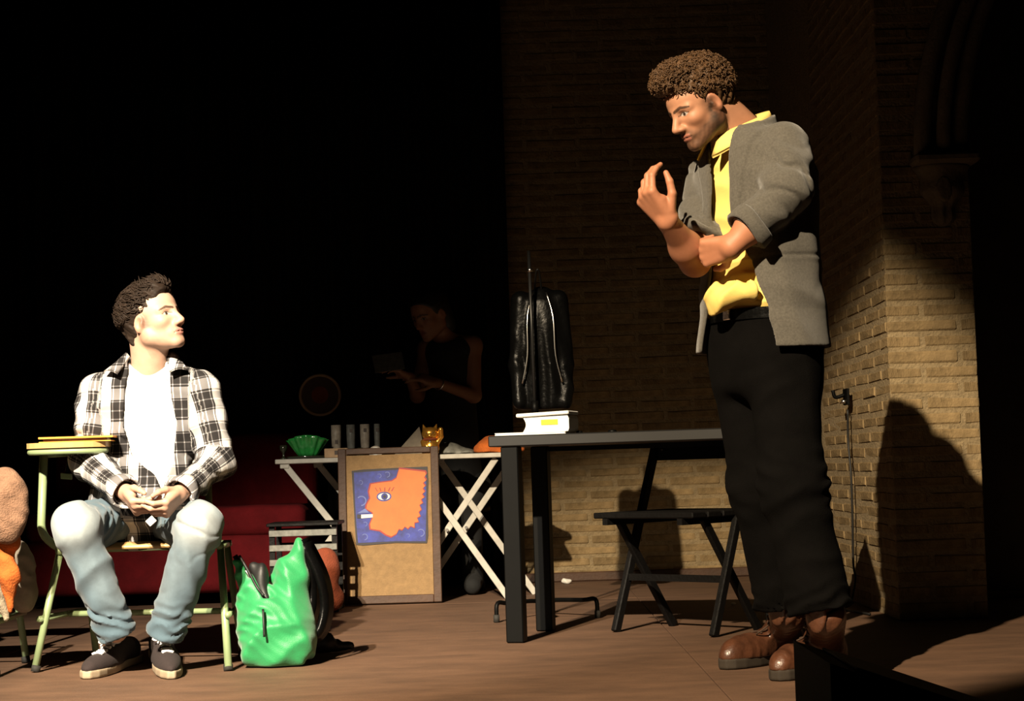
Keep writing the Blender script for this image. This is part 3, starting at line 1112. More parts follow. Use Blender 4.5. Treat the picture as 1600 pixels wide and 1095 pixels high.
    br = [V(ta[0], y0 + .1, tz - .04), V(ta[0] + .09, y0 + .16, tz - .035)]
    obj('tablet_bracket', tube(br, .009, 8), 'green_steel', tab, True)
    q = W(104, 744, y0 + .12) + off
    obj('bracket_plate', frame_box(q, V(.018, 0, -.002), V(0, .012, 0), V(0, 0, .010), .002), 'green_steel', tab)
    obj('bracket_stem', tube([q, V(q[0] + .01, q[1] + .02, tz - .02)], .007, 8), 'black_paint', tab, True)
    return ch, dict(cx=cx, y0=y0, SZ=SZ, tz=tz, tx0=tx0, tx1=tx1, yf=yf)


chairA, CA = school_chair(0, 'pale green tubular school chair the man in plaid sits on', 'green school chairs')
cbx = G(15, 1049)[0] - G(357, 1048)[0]
chairB, CB = school_chair(0, 'pale green tubular school chair cut off by the left edge, draped with garments', 'green school chairs', dx=cbx, dy=0.03, bw=.8)

# orange folder on the tablet
fo = thing('card_folder', (CA['tx0'] + .14, CA['yf'] + .16, CA['tz']), 'orange card folder lying on the chair\'s writing tablet', 'folder')
fa = math.radians(3)
fx, fy = V(math.cos(fa), math.sin(fa), 0.0), V(-math.sin(fa), math.cos(fa), 0)
fc0 = V(CA['tx0'] + .165, CA['yf'] + .165, CA['tz'])
obj('back_cover', frame_box(fc0 + V(0, 0, .002), fx * .118, fy * .145, V(0, 0, .0015)), 'orange_card', fo)
obj('sheets', frame_box(fc0 + V(-.002, .004, .008), fx * .105, fy * .132, V(0, 0, .0045)), 'paper', fo)
obj('front_cover', frame_box(fc0 + V(.005, -.006, .0155), fx * .122, fy * .150, V(0, 0, .003) + fx * .0), 'orange_card', fo)

# garments on the left chair
gx = CB['cx']
lx = W(0, 800, 6.3)[0]


def cloth_blob(name, label, cat, prims, k, amp, freq, mat, lo, hi, h, seed, fd=(0.6, .2, 1)):
    def f(p):
        return smin_all([q(p) for q in prims], k) - amp * folds(p, fd, freq, seed) - amp * .6 * wob(p, freq * .7, seed + 1)
    return tag(obj(name, mesh_sdf(f, lo, hi, h), mat, None, True), label, cat)


hb = W(8, 790, 6.18)
cloth_blob('wool_hat', 'tan brown wool hat hung on the left edge chair', 'hat',
           [lambda p: smax(ell(p, hb, (.074, .06, .125)), -ell(p, hb + V(.05, -.09, .0), (.045, .06, .075)), .02)], .02, .004, 60, 'tan_cloth', hb - .17, hb + .17, .007, 31)
oa, ob_, oc = W(-6, 770, 6.25), W(8, 860, 6.23), W(18, 800, 6.23)
cloth_blob('scarf', 'orange scarf trailing down from the left edge chair', 'scarf',
           [lambda p: rc(p, W(-12, 770, 6.24), W(4, 830, 6.24), .03, .03), lambda p: rc(p, W(4, 830, 6.24), W(22, 845, 6.22), .03, .024),
            lambda p: rc(p, W(2, 830, 6.24), W(14, 900, 6.24), .026, .032), lambda p: rc(p, W(14, 900, 6.24), W(16, 955, 6.25), .028, .008)],
           .03, .004, 70, 'orange_cloth', W(-30, 1000, 6.1), W(60, 720, 6.4), .006, 33)
cloth_blob('cardigan', 'cream cardigan hanging below the orange scarf on left chair', 'cardigan',
           [lambda p: rc(p, W(-34, 840, 6.30), W(-16, 900, 6.30), .05, .04), lambda p: rc(p, W(-14, 890, 6.30), W(10, 966, 6.30), .034, .010),
            lambda p: rc(p, W(-14, 890, 6.3), W(-10, 950, 6.3), .04, .02)], .03, .004, 70, 'cream_cloth', W(-80, 1000, 6.2), W(50, 780, 6.42), .007, 35)
cloth_blob('dark_bag', 'dark grey cloth bag bundled behind the orange scarf', 'bag',
           [lambda p: ell(p, W(22, 885, 6.52), (.07, .06, .09)), lambda p: ell(p, W(36, 925, 6.52), (.05, .05, .07))], .03, .005, 60, 'grey_card', W(-40, 1000, 6.40), W(80, 800, 6.65), .008, 37)

# ================================================================== GREEN BACKPACK
gD = G(430, 1043)[1] + 0.07


def gp(x, y, dd=0.0):
    return W(x, y, gD + dd)


bp_o = thing('backpack', (gp(430, 1040)[0], gD, 0), 'bright green backpack slumped open on the floor beside the chair', 'backpack')


def pack_sdf(p):
    d = ell(p, gp(432, 990), (.125, .105, .125))
    d = smin(d, rbox(p, gp(434, 1012), (.112, .085, .055), .04), .03)
    d = smin(d, ell(p, gp(412, 950), (.075, .07, .085)), .04)
    d = smin(d, rc(p, gp(385, 955), gp(420, 1000), .035, .05), .03)
    # back panel up to the peak
    a, b, c_ = gp(464, 985, .03), gp(455, 900, .03), gp(469, 846, .03)
    d = smin(d, rc(p, a, b, .065, .05), .04)
    d = smin(d, rc(p, b, c_, .048, .010), .03)
    d = smin(d, rc(p, gp(425, 905, .04), gp(466, 852, .03), .018, .010), .02)
    # left flap
    d = smin(d, rc(p, gp(402, 930, -.02), gp(372, 880, -.0), .03, .008), .025)
    d = smin(d, rc(p, gp(372, 880, -.0), gp(384, 945, -.0), .008, .02), .03)
    # mouth
    d = smax(d, -rc(p, gp(400, 878, -.02), gp(417, 930, -.05), .022, .020), .012)
    d = smax(d, -ell(p, gp(408, 888, .0), (.026, .05, .045)), .012)
    d = d - 0.011 * folds(p, (0.9, .2, .45), 30, 41) - .008 * folds(p, (-.6, .1, .8), 44, 43) - .003 * folds(p, (.5, .1, .9), 95, 44)
    return np.maximum(d, .004 - p[:, 2])


obj('bag_body', mesh_sdf(pack_sdf, gp(355, 1052) - V(0, .16, 0), gp(515, 822) + V(0, .2, 0), .0058), 'green_cloth', bp_o, True)
obj('inner_lining', mesh_sdf(lambda p: smin(ell(p, gp(410, 905, .0), (.022, .032, .055)), rc(p, gp(396, 885, .01), gp(416, 935, -.035), .016, .012), .02),
                             gp(370, 960) - V(0, .1, 0), gp(450, 850) + V(0, .1, 0), .005), 'black_web', bp_o, True)
obj('zip', tube(spline([gp(374, 868, -.03), gp(388, 892, -.045), gp(402, 918, -.055), gp(412, 930, -.075)], 5), .0045, 6), 'black_web', bp_o, True)
obj('zip', tube(spline([gp(411, 952, -.098), gp(412, 972, -.12), gp(413, 995, -.125)], 5), .004, 6), 'black_web', bp_o, True)
for pts, w in (([(474, 842), (488, 880), (492, 925), (488, 960), (474, 992)], .03), ([(478, 848), (503, 900), (511, 945), (503, 985), (482, 1005)], .034)):
    c = spline([gp(x, y, .05 + .02 * (i == 2)) for i, (x, y) in enumerate(pts)], 6)
    sv, sf = [], []
    for i, q in enumerate(c):
        t = unit(c[min(i + 1, len(c) - 1)] - c[max(i - 1, 0)])
        nrm = unit(np.cross(t, V(0, 1, 0)))
        wd = unit(V(nrm[0] * .35, 1, nrm[2] * .35))
        for a, b in ((-1, -1), (1, -1), (1, 1), (-1, 1)):
            sv.append(q + wd * w * a + nrm * .009 * b)
    for i in range(len(c) - 1):
        for k in range(4):
            sf.append((i * 4 + k, i * 4 + (k + 1) % 4, i * 4 + 4 + (k + 1) % 4, i * 4 + 4 + k))
    sf += [(3, 2, 1, 0), tuple(len(c) * 4 - 4 + k for k in range(4))]
    obj('shoulder_strap', (sv, sf), 'gloss_black', bp_o, True)
tail = G(548, 1018); t0 = G(500, 1022)
obj('strap_bundle', mesh_sdf(lambda p: np.maximum(smin_all([ell(p, t0 + V(.0, .05, .035), (.05, .05, .04)), rc(p, t0 + V(.03, .07, .02), tail + V(0, .02, .02), .022, .013),
                             rc(p, t0 + V(-.03, .04, .05), t0 + V(.05, .06, .02), .02, .016)], .02) - .004 * folds(p, (1, .4, .3), 90, 47), .0015 - p[:, 2]),
                             t0 + V(-.12, -.1, -.03), tail + V(.1, .2, .14), .006), 'black_web', bp_o, True)
# pen and phone sticking out of the mouth
tag(obj('pen', tube([gp(399, 918, -.028), gp(385, 893, -.02), gp(383, 889, -.02)], [.0055, .0055, .003], 10), 'chrome', None, True), 'silver pen poking out of the green backpack', 'pen')
tag(obj('umbrella_handle', tube(spline([gp(391, 910, .02), gp(374, 880, .0), gp(367, 868, .0)], 5), .009, 10), 'gloss_black', None, True),
    'glossy black umbrella handle poking out of the green backpack', 'umbrella')

# ---- slatted crate with an orange bundle behind the backpack
cD = 8.7
c0, c1 = W(422, 900, cD)[0], W(528, 900, cD)[0]
ctop = W(470, 822, cD)[2]
crate = thing('slatted_crate', ((c0 + c1) / 2, cD + .13, 0), 'black slatted crate standing behind the green backpack', 'crate')
for x in (c0 + .012, c1 - .012):
    for y in (cD + .012, cD + .258):
        obj('post', box(x - .012, x + .012, y - .012, y + .012, .001, ctop), 'black_wood', crate)
nsl = 6
for i in range(nsl):
    z = .03 + (ctop - .06) * i / (nsl - 1)
    for y in (cD - .006, cD + .276):
        obj('slat', box(c0, c1, y - .005, y + .005, z - .014, z + .014, .002), 'mug_dark' if i > 2 and y < cD else 'black_wood', crate)
obj('bottom', box(c0 + .002, c1 - .002, cD + .002, cD + .268, .006, .018), 'black_wood', crate)
obj('lid', box(c0 - .01, c1 + .01, cD - .02, cD + .29, ctop + .001, ctop + .016, .003), 'black_wood', crate)
ob2 = W(508, 890, cD - .10)
cloth_blob('orange_bundle', 'orange and rust cloth bundle in front of the slatted crate', 'bundle',
           [lambda p: ell(p, ob2, (.066, .065, .10)), lambda p: rc(p, ob2 + V(-.02, -.03, .06), ob2 + V(.02, -.04, -.07), .03, .03),
            lambda p: ell(p, V(ob2[0], ob2[1], .07), (.08, .07, .068))], .03, .007, 45, 'rust_cloth', ob2 + V(-.16, -.14, -.4), ob2 + V(.16, .14, .18), .007, 51, (1, .2, .4))

# ================================================================== THINGS ON THE WHITE TABLE
zt = wt_z + .0006


def onw(px, dy=0.0):
    return V(W(px, 712, XD + dy)[0], XD + dy, zt)


# green fluted bowl on a glass tray
q = onw(481, -.03)
tag(obj('glass_tray', lathe(q, [(.085, 0), (.10, .004), (.105, .012), (.10, .013), (.08, .008)], 28), 'dark_glass', None, True), 'flat glass tray under the green bowl', 'tray')
bz0 = q + V(0, 0, .0135)
v_, f_ = [], []
nseg, rows = 60, 8
for i in range(rows):
    t = i / (rows - 1)
    for k in range(nseg):
        a = 2 * math.pi * k / nseg
        r = (.045 + .052 * t) * (1 + (.05 + .04 * t) * math.cos(a * 12))
        v_.append((bz0[0] + r * math.cos(a), bz0[1] + r * .6 * math.sin(a), bz0[2] + .0005 + .088 * t + .012 * t * math.cos(2 * a) * -1))
for i in range(rows - 1):
    for k in range(nseg):
        f_.append((i * nseg + k, i * nseg + (k + 1) % nseg, (i + 1) * nseg + (k + 1) % nseg, (i + 1) * nseg + k))
f_.append(tuple(range(nseg))[::-1])
nv = len(v_)
for i in range(rows):
    t = i / (rows - 1)
    for k in range(nseg):
        a = 2 * math.pi * k / nseg
        r = (.040 + .050 * t) * (1 + (.05 + .04 * t) * math.cos(a * 12))
        v_.append((bz0[0] + r * math.cos(a), bz0[1] + r * .6 * math.sin(a), bz0[2] + .008 + .0805 * t - .012 * t * math.cos(2 * a)))
for i in range(rows - 1):
    for k in range(nseg):
        f_.append((nv + i * nseg + k, nv + (i + 1) * nseg + k, nv + (i + 1) * nseg + (k + 1) % nseg, nv + i * nseg + (k + 1) % nseg))
f_.append(tuple(nv + k for k in range(nseg)))
for k in range(nseg):
    a, b = (rows - 1) * nseg + k, (rows - 1) * nseg + (k + 1) % nseg
    f_.append((a, b, nv + b, nv + a))
tag(obj('glass_bowl', (v_, f_), 'green_glass', None, True), 'flared fluted green glass bowl on the white table', 'bowl')
q = onw(443, -.06)
tag(obj('small_glass', lathe(q, [(.016, 0), (.018, .003), (.006, .01), (.006, .03), (.017, .045), (.018, .068), (.015, .068), (.012, .047)], 16), 'dark_glass', None, True),
    'small dark stemmed glass at the left end of the white table', 'glass')
# wooden block with a notch
q = onw(526, -.1)
wb = thing('wooden_block', q, 'light wooden block with a dark notch on the white table', 'block')
obj('block', frame_box(q + V(0, 0, .0225), V(.056, 0, 0), V(0, .03, 0), V(0, 0, .0222), .003), 'light_wood', wb)
obj('notch', frame_box(q + V(.006, -.0302, .024), V(.013, 0, 0), V(0, .001, 0), V(0, 0, .010)), 'mug_mark', wb)
# a row of tall mugs on a little shelf
for i, (px, w, mt, lb) in enumerate(((526, .024, 'mug', 'tall pale mug above the wooden block'), (549, .021, 'mug_dark', 'tall grey mug, second in the row from the green bowl'),
                                     (571, .023, 'mug', 'tall pale mug with dark spot, behind the little clock'), (590, .014, 'mug_dark', 'slimmest grey tumbler at the right end of the mug row'))):
    q = onw(px, .07) + V(0, 0, .0425)
    hgt = .118
    mg = thing('tall_mug', q, lb, 'mug', 'row of mugs on the white table')
    obj('body', lathe(q, [(w * .86, .0), (w * .92, .004), (w, hgt * .5), (w, hgt), (w * .86, hgt), (w * .84, .012)], 20), mt, mg, True)
    obj('painted_mark', frame_box(q + V(.003, -w * .985, hgt * (.3 if i == 0 else .75)), V(.007, 0, 0), V(0, .0012, 0), V(0, 0, .009)), 'mug_mark', mg)
q0 = onw(558, .07)
sh = thing('mug_shelf', q0, 'low dark wooden riser under the row of mugs', 'riser')
obj('board', frame_box(q0 + V(0, 0, .036), V(.135, 0, 0), V(0, .035, 0), V(0, 0, .006), .002), 'black_wood', sh)
for s in (-1, 1):
    obj('support', frame_box(q0 + V(s * .12, 0, .015), V(.007, 0, 0), V(0, .033, 0), V(0, 0, .015)), 'black_wood', sh)
q = onw(563, -.1)
tag(obj('ink_bottle', lathe(q, [(.018, 0), (.020, .004), (.020, .026), (.012, .032), (.014, .034), (.014, .043), (.012, .044)], 14), 'dark_glass', None, True),
    'squat dark bottle left of the little clock', 'bottle')
q = onw(587, -.1)
ck = thing('alarm_clock', q, 'small pale alarm clock on the white table', 'clock')
cpoly = [(-.029, .003), (.029, .003), (.031, .02)] + [(.031 * math.cos(a), .022 + .029 * math.sin(a)) for a in np.linspace(.1, math.pi - .1, 10)] + [(-.031, .02)]
obj('case', prism(cpoly, V(1, 0, 0), V(0, 0, 1), V(0, -1, 0), q + V(0, .012, 0), .024), 'mug', ck)
obj('clock_face', tube([q + V(0, -.0121, .026), q + V(0, -.0131, .026)], .020, 20), 'paper', ck)
obj('clock_hand', beam(q + V(0, -.0138, .026), q + V(.004, -.0138, .040), .003, .0008), 'mug_mark', ck)
obj('clock_hand', beam(q + V(0, -.0138, .026), q + V(-.009, -.0138, .020), .003, .0008), 'mug_mark', ck)
for s in (-1, 1):
    obj('foot', tube([q + V(s * .018, 0, 0), q + V(s * .018, 0, .0035)], .005, 8), 'mug_dark', ck)
# grey tent of card
q = onw(642, .04)
tz_ = .140
pv = [q + V(-.085, -.02, 0), q + V(.075, -.05, 0), q + V(.085, .06, 0), q + V(-.06, .07, 0), q + V(.045, .0, tz_)]
pf = [(0, 1, 4), (1, 2, 4), (2, 3, 4), (3, 0, 4), (3, 2, 1, 0)]
tag(obj('card_pyramid', (pv, pf), 'grey_card'), 'grey card pyramid standing behind the golden cat', 'pyramid')
# golden beckoning cat figurine
q = onw(673, -.1)
S_ = .148


def cpos(x, y, z):
    return q + V(x, y, z) * S_


cat = thing('cat_figurine', q, 'shiny golden cat figurine with one raised paw on the white table', 'figurine')


def cat_sdf(p):
    d = np.maximum(ell(p, cpos(0, 0, .25), np.array((.30, .26, .30)) * S_), q[2] + .0005 - p[:, 2])
    d = smin(d, ell(p, cpos(0, -.03, .68), np.array((.27, .22, .22)) * S_), .01)
    for s in (-1, 1):
        d = smin(d, rc(p, cpos(s * .17, -.0, .82), cpos(s * .22, .0, .98), .085 * S_, .02 * S_), .006)
        d = smin(d, ell(p, cpos(s * .17, -.22, .07), np.array((.11, .14, .075)) * S_), .006)
    d = smin(d, rc(p, cpos(.22, -.05, .38), cpos(.36, -.06, .58), .085 * S_, .075 * S_), .006)
    d = smin(d, rc(p, cpos(.36, -.06, .58), cpos(.35, -.10, .80), .075 * S_, .085 * S_), .006)
    d = smin(d, rc(p, cpos(-.24, -.05, .42), cpos(-.19, -.22, .22), .08 * S_, .075 * S_), .006)
    d = smin(d, ell(p, cpos(0, -.23, .62), np.array((.09, .06, .06)) * S_), .006)
    return d


obj('cat_body', mesh_sdf(cat_sdf, q + V(-.075, -.065, -.005), q + V(.085, .06, .16), .0028), 'gold', cat, True)
obj('collar', tube([cpos(.21 * math.cos(a), -.02 + .19 * math.sin(a), .50) for a in np.linspace(0, 2 * math.pi, 20, endpoint=False)], .035 * S_, 8, True), 'rust_cloth', cat, True)
obj('bell', lathe(cpos(0, -.22, .42), [(.001, -.006), (.006, -.003), (.006, .003), (.001, .006)], 12), 'chrome', cat, True)
for s in (-1, 1):
    obj('eye', lathe(cpos(s * .1, -.235, .70), [(.0005, -.004), (.0035, 0), (.0005, .004)], 8), 'pic_dark', cat, True)
# dark cloth and orange bundle at the right end
q = onw(708, .02)
cloth_blob('dark_cloth', 'crumpled dark grey cloth between the golden cat and orange cloth', 'cloth',
           [lambda p: np.maximum(ell(p, q + V(-.02, .02, .0), (.07, .08, .06)), zt + .0035 - p[:, 2]), lambda p: np.maximum(ell(p, q + V(.06, .0, .0), (.055, .06, .026)), zt + .0035 - p[:, 2])],
           .03, .003, 60, 'mug_dark', q + V(-.13, -.13, -.01), q + V(.17, .14, .09), .006, 61)
q2 = onw(772, -.02)
cloth_blob('orange_cloth', 'orange patterned cloth heaped at the white table\'s right end', 'cloth',
           [lambda p: np.maximum(ell(p, q2 + V(0, .02, .0), (.10, .1, .085)), zt + .0035 - p[:, 2]), lambda p: np.maximum(rc(p, q2 + V(.0, 0, .03), q2 + V(.12, .02, .012), .045, .03), zt + .0035 - p[:, 2])],
           .03, .006, 55, 'orange_cloth', q2 + V(-.16, -.16, -.01), q2 + V(.22, .16, .12), .006, 63)
# round dim tray hanging in front of the curtain
rq = W(500, 617, 10.15)
hd = thing('round_tray', rq + V(0, 0, -.11), 'round brown tray hanging dimly on the dark curtain', 'tray')
obj('disc', tube([rq + V(0, .01, 0), rq + V(0, 0, 0)], .105, 36), 'brown_wood', hd)
obj('rim', tube([rq + V(.105 * math.cos(a), -.002, .105 * math.sin(a)) for a in np.linspace(0, 2 * math.pi, 36, endpoint=False)], .008, 8, True), 'light_wood', hd, True)
obj('centre', tube([rq + V(0, -.001, 0), rq + V(0, -.004, 0)], .045, 24), 'rust_cloth', hd)
obj('hanging_loop', tube([rq + V(0, .02, .10), rq + V(0, .055, .19)], .004, 6), 'black_web', hd)

# ================================================================== RIGHT SIDE DETAILS
# black wedge stage monitor at the front edge
mD = 3.2
ml = W(1297, 1037, mD)
sl_ = (W(1480, 1097, mD) - ml)
prof = [(0, 0), (0, ml[2]), (.03, ml[2] + sl_[2] / sl_[0] * .03), (.42, max(.07, ml[2] + sl_[2] / sl_[0] * .42)), (.45, .05), (.45, 0)]
mo = thing('stage_monitor', (ml[0] + .22, mD + .2, 0), 'black wedge shaped stage monitor in the bottom right corner', 'speaker')
obj('cabinet', prism(prof, V(1, 0, 0), V(0, 0, 1), V(0, 1, 0), V(ml[0], mD, .0005), .42), 'monitor', mo)
sn = unit(V(-sl_[2], 0, sl_[0]))
gdir = unit(V(sl_[0], 0, sl_[2]))
gc = V(ml[0], mD + .21, ml[2]) + gdir * .22 + sn * .004
obj('grille', frame_box(gc, gdir * .17, V(0, .18, 0), sn * .003, .002), 'grille', mo)
for y in (mD - .003, mD + .423):
    obj('handle', frame_box((ml[0] + .16, y, .10), V(.05, 0, 0), V(0, .004, 0), V(0, 0, .015), .003), 'rubber', mo)

# cable down the pillar side with a black socket
cdy = PY + .5
ca_ = [V(PX0 - .012, cdy, z) for z in (1.02, .8)]
x0 = PX0 - .012
pts = [W(1322, 640, 8.2), W(1334, 690, 8.2), W(1336, 740, 8.2), W(1322, 812, 8.2), W(1326, 880, 8.2), W(1328, 905, 8.2)]
pts = [V(x0, 8.2 + .02 * math.sin(i * 2.0), q[2]) for i, q in enumerate(pts)]
pts.append(V(x0 - .03, 8.15, .008)); pts.append(V(x0 - .10, 7.9, .006)); pts.append(V(x0 - .05, 7.6, .006))
tag(obj('wall_cable', tube(spline(pts, 6), .005, 6), 'black_web', None, True), 'black cable hanging down the side of the brick pillar', 'cable')
sk = W(1322, 620, 8.2)
so = thing('wall_hook', (x0, 8.2, sk[2] - .05), 'black cable hook fixed on the brick pillar side', 'hook')
obj('plate', frame_box((x0 - .004, 8.2, sk[2]), V(.006, 0, 0), V(0, .05, 0), V(0, 0, .035), .002), 'black_paint', so)
obj('hook', tube(spline([V(x0 - .008, 8.2, sk[2] + .01), V(x0 - .05, 8.2, sk[2]), V(x0 - .06, 8.2, sk[2] + .03)], 5), .008, 8), 'black_paint', so, True)
obj('knob', tube([V(x0 - .008, 8.17, sk[2] - .02), V(x0 - .03, 8.17, sk[2] - .02)], .008, 8), 'chrome', so, True)
for i, (px, py, s, lb) in enumerate(((1338, 918, .035, 'crumpled clear plastic wrapper by the pillar foot'), (1376, 940, .014, 'tiny white scrap lying in the man\'s shadow by pillar'),
                                     (885, 903, .03, 'small pale scrap on the floor behind the black table'), (1146, 939, .012, 'tiny white crumb on the floor behind the folding chair'))):
    g = G(px, py + 6)
    if g[1] > 10.3:
        g = V(g[0] * 10.2 / g[1], 10.2, 0)
    tag(obj('paper_scrap', mesh_sdf(lambda p: np.maximum(ell(p, g + V(0, 0, s * .45), (s, s * .6, s * .5)) - s * .14 * folds(p, (1, .3, .6), 2.6 / s, 70 + i), .001 - p[:, 2]),
                                    g - V(s * 1.6, s * 1.6, .01), g + V(s * 1.6, s * 1.6, s * 1.6), s / 8), 'plastic_clear' if i == 0 else 'paper', None, True), lb, 'litter')

# ================================================================== PEOPLE
SKIN_LIGHT = np.array((0.55, 0.34, 0.245))
SKIN_WARM = np.array((0.47, 0.225, 0.130))


def frame(fwd, upv):
    """rows: forward, left, up"""
    f = unit(fwd)
    u = np.asarray(upv, float); u = unit(u - f * np.dot(u, f))
    return np.stack([f, np.cross(u, f), u])


def head_field(q, nose=1.0, jaw=1.0):
    """q in head coordinates (x forward, y left, z up, metres); returns distance"""
    s = np.abs(q[:, 1])
    m = np.stack([q[:, 0], s, q[:, 2]], 1)
    d = ell(q, (-.014, 0, .036), (.099, .0775, .086))
    d = smin(d, ell(q, (.034, 0, .040), (.060, .064, .062)), .03)
    d = smin(d, ell(q, (.030, 0, -.030), (.062, .060, .080)), .03)
    d = smin(d, rc(m, (-.004, .050, -.058), (.070, .012, -.100), .020, .017), .03)       # jaw
    d = smin(d, rc(m, (-.010, .056, -.010), (-.004, .050, -.058), .018, .020), .03)
    d = smin(d, ell(m, (.058, .043, -.022), (.024, .020, .018)), .022)                    # cheekbone
    d = smin(d, rc(m, (.088, .006, .018), (.070, .050, .016), .010, .009), .014)          # brow ridge
    d = smin(d, ell(q, (.076, 0, -.100), (.019, .022, .017)), .016)                       # chin
    d = smin(d, ell(q, (.074, 0, -.064), (.022, .032, .026)), .016)                       # muzzle
    d = smax(d, -ell(m, (.103, .033, .002), (.019, .018, .0115)), .012)                   # eye sockets
    d = smin(d, ell(m, (.0725, .0315, .001), (.0135, .0135, .0125)), .002)                # eyeballs
    d = smin(d, rc(m, (.082, .018, .0105), (.070, .046, .0085), .0045, .004), .004)       # upper lids
    d = smin(d, rc(m, (.080, .020, -.0085), (.069, .044, -.0075), .0042, .004), .006)     # lower lids
    d = smin(d, rc(q, (.088, 0, .014), (.1135 * nose, 0, -.033), .0090, .0125), .014)     # nose
    d = smin(d, ell(m, (.100, .0125, -.039), (.013, .0085, .0085)), .012)                 # wings
    d = smax(d, -ell(m, (.104, .0065, -.0475), (.0055, .0035, .004)), .003)               # nostrils
    d = smin(d, ell(q, (.0925, 0, -.0635), (.0085, .023, .0055)), .006)                   # lips
    d = smin(d, ell(q, (.0905, 0, -.0745), (.0090, .020, .0062)), .006)
    d = smax(d, -rc(m, (.103, 0, -.0690), (.086, .024, -.0700), .0018, .0014), .003)      # mouth line
    # ears
    c, sn = math.cos(.35), math.sin(.35)
    R = np.array([[c, 0, sn], [0, 1, 0], [-sn, 0, c]]) @ np.array([[math.cos(.35), math.sin(.35), 0], [-math.sin(.35), math.cos(.35), 0], [0, 0, 1]])
    e = ell(m, (-.006, .080, -.006), (.019, .0085, .033), R)
    e = smax(e, -ell(m, (-.003, .0905, -.003), (.0115, .0075, .022), R), .004)
    e = smin(e, ell(m, (.002, .080, -.010), (.006, .006, .010), R), .004)
    d = smin(d, e, .004)
    return d


def head_colors(q, skin, lip, brow, stubble, beard=0.0, burn=-.1):
    n = len(q)
    col = np.tile(skin, (n, 1))
    y = np.abs(q[:, 1])
    m = np.stack([q[:, 0], y, q[:, 2]], 1).astype(F32)
    blot = 1 + .05 * wob(q.astype(F32), 60, 3)
    col = col * blot[:, None]

    def mix(w, c):
        nonlocal col
        w = np.clip(w, 0, 1)[:, None]
        col = col * (1 - w) + np.asarray(c) * w
    # flushed nose, cheeks, ears
    mix(.35 * np.exp(-((q[:, 0] - .113) ** 2 + y ** 2 + (q[:, 2] + .034) ** 2) / .0004), skin * (1.0, .72, .66))
    mix(.3 * np.exp(-((q[:, 0] - .065) ** 2 + (y - .045) ** 2 + (q[:, 2] + .032) ** 2) / .0006), skin * (1.0, .75, .70))
    mix(.4 * (y > .074) * (q[:, 2] < .03) * (q[:, 0] < .02), skin * (1.0, .72, .64))
    # stubble over jaw, chin, upper lip
    jawd = np.clip((-.026 - q[:, 2] - .35 * np.clip(q[:, 0] - .0, -.02, .03)) / .02, 0, 1) * (q[:, 0] > -.03) * np.clip((q[:, 2] + .135) / .02, 0, 1)
    chk = np.exp(-((q[:, 0] - .075) ** 2 + (y - .040) ** 2 + (q[:, 2] + .045) ** 2) / .00035)
    mix(stubble * jawd * (1 - .85 * chk) * (.9 + .15 * wob(q.astype(F32), 170, 8)), brow)
    if beard > 0:
        sb = np.clip((.030 - q[:, 2]) / .02, 0, 1) * np.exp(-((q[:, 0] - .012) / .018) ** 2) * (y > .04) * (q[:, 2] > -.09)
        mix(beard * sb * (.9 + .2 * wob(q.astype(F32), 170, 9)) * np.clip((q[:, 2] - burn) / .01, 0, 1), brow)
    # lips
    lp = np.minimum(ell(m, (.0935, 0, -.0640), (.011, .024, .0062)), ell(m, (.0915, 0, -.0745), (.0115, .021, .0068)))
    mix((lp < .0012) * .85 * (q[:, 0] > .08), lip)
    mix((np.abs(q[:, 2] + .0692) < .0016) * (y < .024) * (q[:, 0] > .08) * .7, np.asarray(lip) * .35)
    # brows
    yz = m * np.array((0, 1, 1), F32)
    bd = rc(yz, (0, .010, .0185), (0, .034, .0245), .0040, .0044)
    bd = np.minimum(bd, rc(yz, (0, .034, .0245), (0, .058, .0165), .0044, .0020))
    mix(np.clip(.9 - bd / .0015, 0, .92) * (q[:, 0] > .045), brow)
    # eyes
    eb = ell(m, (.0725, .0315, .001), (.0135, .0135, .0125))
    dy_ = (y - .0325) / .0150
    hgt = .0062 * np.clip(1 - dy_ ** 2, 0, 1)
    inb = (q[:, 0] > .055) & (np.abs(dy_) < 1.25)
    on = inb & (np.abs(q[:, 2] - .0012) < hgt)
    mix(on * 1.0, (.50, .44, .40))
    look = (y - .0335) ** 2 + (q[:, 2] - .0014) ** 2
    mix((on & (look < .0060 ** 2)) * 1.0, (.03, .018, .011))
    lash = inb & (np.abs(q[:, 2] - .0012 - hgt - .0008) < .0016)
    mix(lash * .85, brow * .7)
    mix((inb & (np.abs(q[:, 2] - .0132) < .0012) & (np.abs(dy_) < 1)) * .35, skin * .5)
    # shade inside the nostrils, painted into the skin colour
    ns = ell(m, (.104, .0065, -.0475), (.0065, .0042, .005))
    mix((ns < .001) * .6, skin * .3)
    return col


